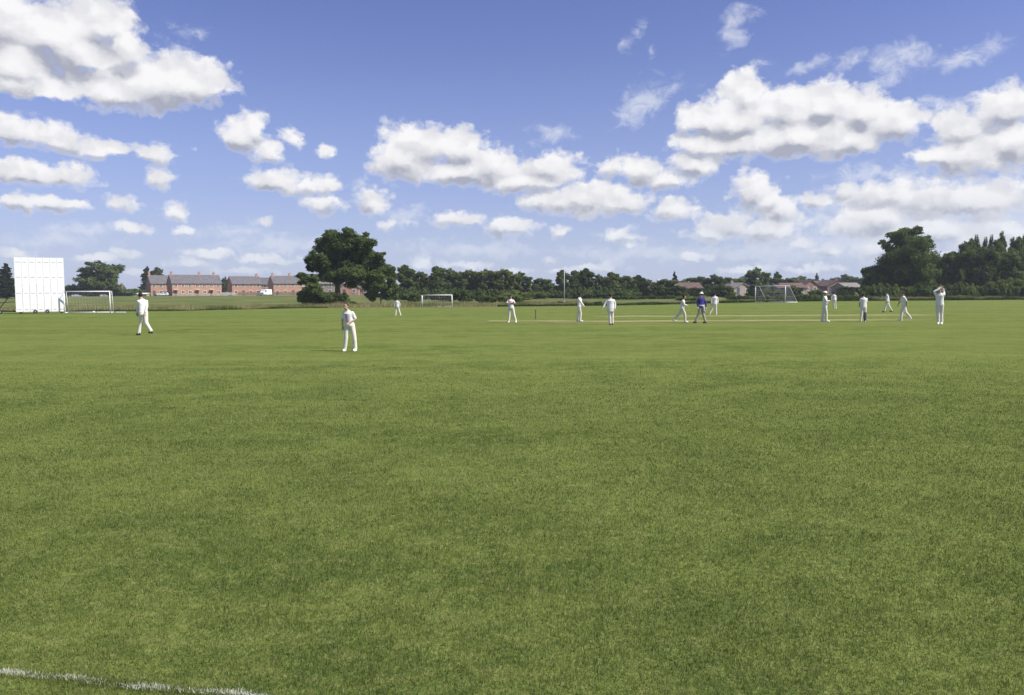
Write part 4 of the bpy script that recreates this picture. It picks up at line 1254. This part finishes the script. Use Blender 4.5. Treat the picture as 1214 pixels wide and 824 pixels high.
    if extra == 'print':  # shirt print, enlarged so its grey also paints in shade on the torso front
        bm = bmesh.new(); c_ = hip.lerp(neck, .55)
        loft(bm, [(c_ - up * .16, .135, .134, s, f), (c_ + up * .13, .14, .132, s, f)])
        link_mesh('chest_print_shade', remesh(bm, .014, 1), PRINT_SHADE, body, True)
    if dark_leg:
        Hp, K_, An = (hb, *lb) if dark_leg == 'b' else (ha, *la)
        bm = bmesh.new(); chain(bm, [K_ + V((0, 0, .04)), K_, K_.lerp(An, .5), An + V((0, 0, .02))], [.088, .098, .095, .082])
        link_mesh('leg_pad', remesh(bm, .014, 1), PADG, body, True)
    return body

person(170.8, 345.8, 397.5, 'fielder in loose untucked whites and dark shoes striding left near the sight screen', -125, neck=(-.03, .02, 1.42), head=(-.115, .04, 1.60),
       a=[(-.23, .03, 1.15), (-.23, .0, .90)], b=[(.16, -.03, 1.13), (.12, -.1, .90)], la=[(-.12, .05, .49), (-.2, .0, .09)], lb=[(.10, 0, .50), (.30, -.02, .16)], shoe=BLACKS, hem=.80, sleeve='long', width=1.05)
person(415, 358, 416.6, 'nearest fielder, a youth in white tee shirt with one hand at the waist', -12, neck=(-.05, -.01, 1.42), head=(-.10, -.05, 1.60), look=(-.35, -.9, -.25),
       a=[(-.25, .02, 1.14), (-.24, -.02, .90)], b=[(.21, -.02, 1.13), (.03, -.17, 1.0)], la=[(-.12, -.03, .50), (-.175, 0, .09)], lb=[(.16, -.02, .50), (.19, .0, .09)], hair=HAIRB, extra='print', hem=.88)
person(471, 353, 374.2, 'small distant fielder in whites between the big oak and the small middle goal', 170, la=[(-.12, 0, .5), (-.16, 0, .09)], lb=[(.18, 0, .5), (.30, 0, .12)], hem=.82, sleeve='long')
person(606, 349, 382.4, 'player with dark cap and folded arms standing left of the stumps', -8, neck=(-.03, 0, 1.43), head=(-.03, -.02, 1.61), hat=('cap', NAVY),
       a=[(-.25, -.06, 1.17), (.08, -.2, 1.20)], b=[(.22, -.06, 1.17), (-.10, -.19, 1.18)], la=[(-.10, 0, .5), (-.15, 0, .09)], lb=[(.17, 0, .5), (.29, .0, .09)], skin=SKIND)
person(687.2, 347, 381.3, 'player in whites and dark cap standing just right of the thin pole, arm hanging forward', 65, neck=(.0, 0, 1.43), head=(.03, 0, 1.61), hat=('cap', NAVY), skin=SKIND,
       a=[(.08, -.1, 1.14), (.24, -.14, .93)], b=[(.1, .14, 1.13), (.26, .1, .90)], la=[(.05, -.06, .5), (.02, -.05, .09)], lb=[(-.08, .08, .5), (-.13, .1, .09)], sleeve='long')
person(723.6, 348, 385.4, 'broad umpire in long white coat seen from behind, nearest figure by the pitch', 175, a=[(-.30, .0, 1.16), (-.40, -.05, .97)], b=[(.26, 0, 1.13), (.22, -.06, .88)],
       la=[(-.03, 0, .5), (-.02, 0, .09)], lb=[(.11, .02, .5), (.12, .05, .10)], hem=.74, width=1.2, shoe=BLACKS, sleeve='long')
person(808, 349.5, 382.3, 'player in whites striding right just left of the person in blue', 75, hip=(.04, 0, .9), neck=(.09, 0, 1.40), head=(.16, 0, 1.585), skin=SKIND,
       a=[(.12, -.14, 1.13), (.30, -.16, 1.06)], b=[(.0, .16, 1.13), (.06, .2, .9)], la=[(.20, -.04, .5), (.22, -.03, .09)], lb=[(-.18, .05, .48), (-.48, .06, .16)], sleeve='long')
person(831, 346, 383.2, 'person in dark blue top and white cap with a pale jumper tied at the waist', -150, shirt=BLUE, trouser=BEIGE, shoe=BLACKS, hat=('hat', WHITES), sleeve='long', extra='jumper',
       a=[(-.22, -.05, 1.13), (-.20, -.12, .92)], b=[(.25, 0, 1.13), (.26, -.06, .90)], la=[(-.12, 0, .5), (-.30, 0, .10)], lb=[(.12, 0, .5), (.24, 0, .09)], width=1.12)
person(847, 347, 373.4, 'more distant fielder in whites behind the person in blue', 170, neck=(.02, 0, 1.43), head=(.0, .03, 1.61), la=[(-.16, .02, .5), (-.36, .0, .12)], lb=[(.11, 0, .5), (.13, 0, .09)], hem=.82, width=1.1, sleeve='long')
person(977.5, 345, 381.6, 'umpire with pale hat holding both hands together at the chest, turned to the right', 60, hat=('hat', WHITES), skin=SKIND, a=[(.02, -.2, 1.14), (.19, -.2, 1.17)], b=[(.06, .18, 1.13), (.21, -.05, 1.16)],
       la=[(.07, -.05, .5), (.08, -.05, .09)], lb=[(-.08, .05, .5), (-.12, .06, .09)], sleeve='long', hem=.80)
person(988.3, 346, 366, 'small distant fielder in whites right beside the umpire with pale hat', 165, hip=(.03, 0, .92), la=[(.02, 0, .5), (.10, 0, .09)], lb=[(.16, 0, .5), (.25, 0, .10)], sleeve='long')
person(1023.3, 346.5, 381.4, 'player with one dark leg pad and bent head by the right end of the pitch', 170, neck=(.02, .02, 1.41), head=(.01, .12, 1.57), skin=SKIND, dark_leg='b',
       a=[(-.2, .08, 1.14), (-.14, .2, .98)], b=[(.22, .1, 1.14), (.1, .22, 1.0)], la=[(-.10, 0, .5), (-.14, 0, .09)], lb=[(.10, 0, .5), (.11, 0, .09)], hem=.82)
person(1052, 345, 370.2, 'distant fielder in whites and dark shoes striding left beyond the bent head player', -100, neck=(-.06, 0, 1.42), head=(-.10, 0, 1.60), shoe=BLACKS,
       la=[(-.16, 0, .5), (-.25, 0, .10)], lb=[(.13, 0, .5), (.36, 0, .13)], a=[(-.1, -.16, 1.13), (-.16, -.18, .9)], b=[(.02, .16, 1.13), (-.04, .2, .9)], sleeve='long')
person(1070.5, 344.5, 380.4, 'player walking left with one leg trailing, next to the figure with raised arms', -100, hip=(.04, 0, .9), neck=(-.02, 0, 1.40), head=(-.06, 0, 1.58), skin=SKIND,
       la=[(-.10, -.04, .52), (-.13, -.03, .09)], lb=[(.17, .04, .49), (.43, .05, .19)], a=[(.08, -.17, 1.13), (.10, -.18, .92)], b=[(-.12, .17, 1.13), (-.2, .18, .95)])
person(1113.2, 340, 384.5, 'tall player in whites on the far right with both hands raised to the head', -35, neck=(.0, 0, 1.43), head=(-.02, -.02, 1.61), hat=('cap', WHITES),
       a=[(-.33, -.12, 1.50), (-.12, -.16, 1.63)], b=[(.22, .08, 1.48), (.10, -.06, 1.64)], la=[(-.05, 0, .5), (-.04, 0, .09)], lb=[(.09, 0, .5), (.12, 0, .09)], sleeve='long')

# ------------------------------------------------------------------ air
hm = bpy.data.materials.new('haze_air'); hm.use_nodes = True
ht = hm.node_tree; ht.nodes.clear()
pv = ht.nodes.new('ShaderNodeVolumePrincipled'); pv.inputs['Color'].default_value = (0.86, 0.92, 1.0, 1)
pv.inputs['Density'].default_value = 0.00028; pv.inputs['Anisotropy'].default_value = 0.2
ho = ht.nodes.new('ShaderNodeOutputMaterial'); ht.links.new(pv.outputs[0], ho.inputs['Volume'])
bm = bmesh.new(); box(bm, (0, 2700, 9.5), (8600, 7200, 21.0))
hz_o = from_bm('haze', bm, hm); tag(hz_o, 'thin pale summer haze over the whole field and the treeline', 'haze', kind='stuff')
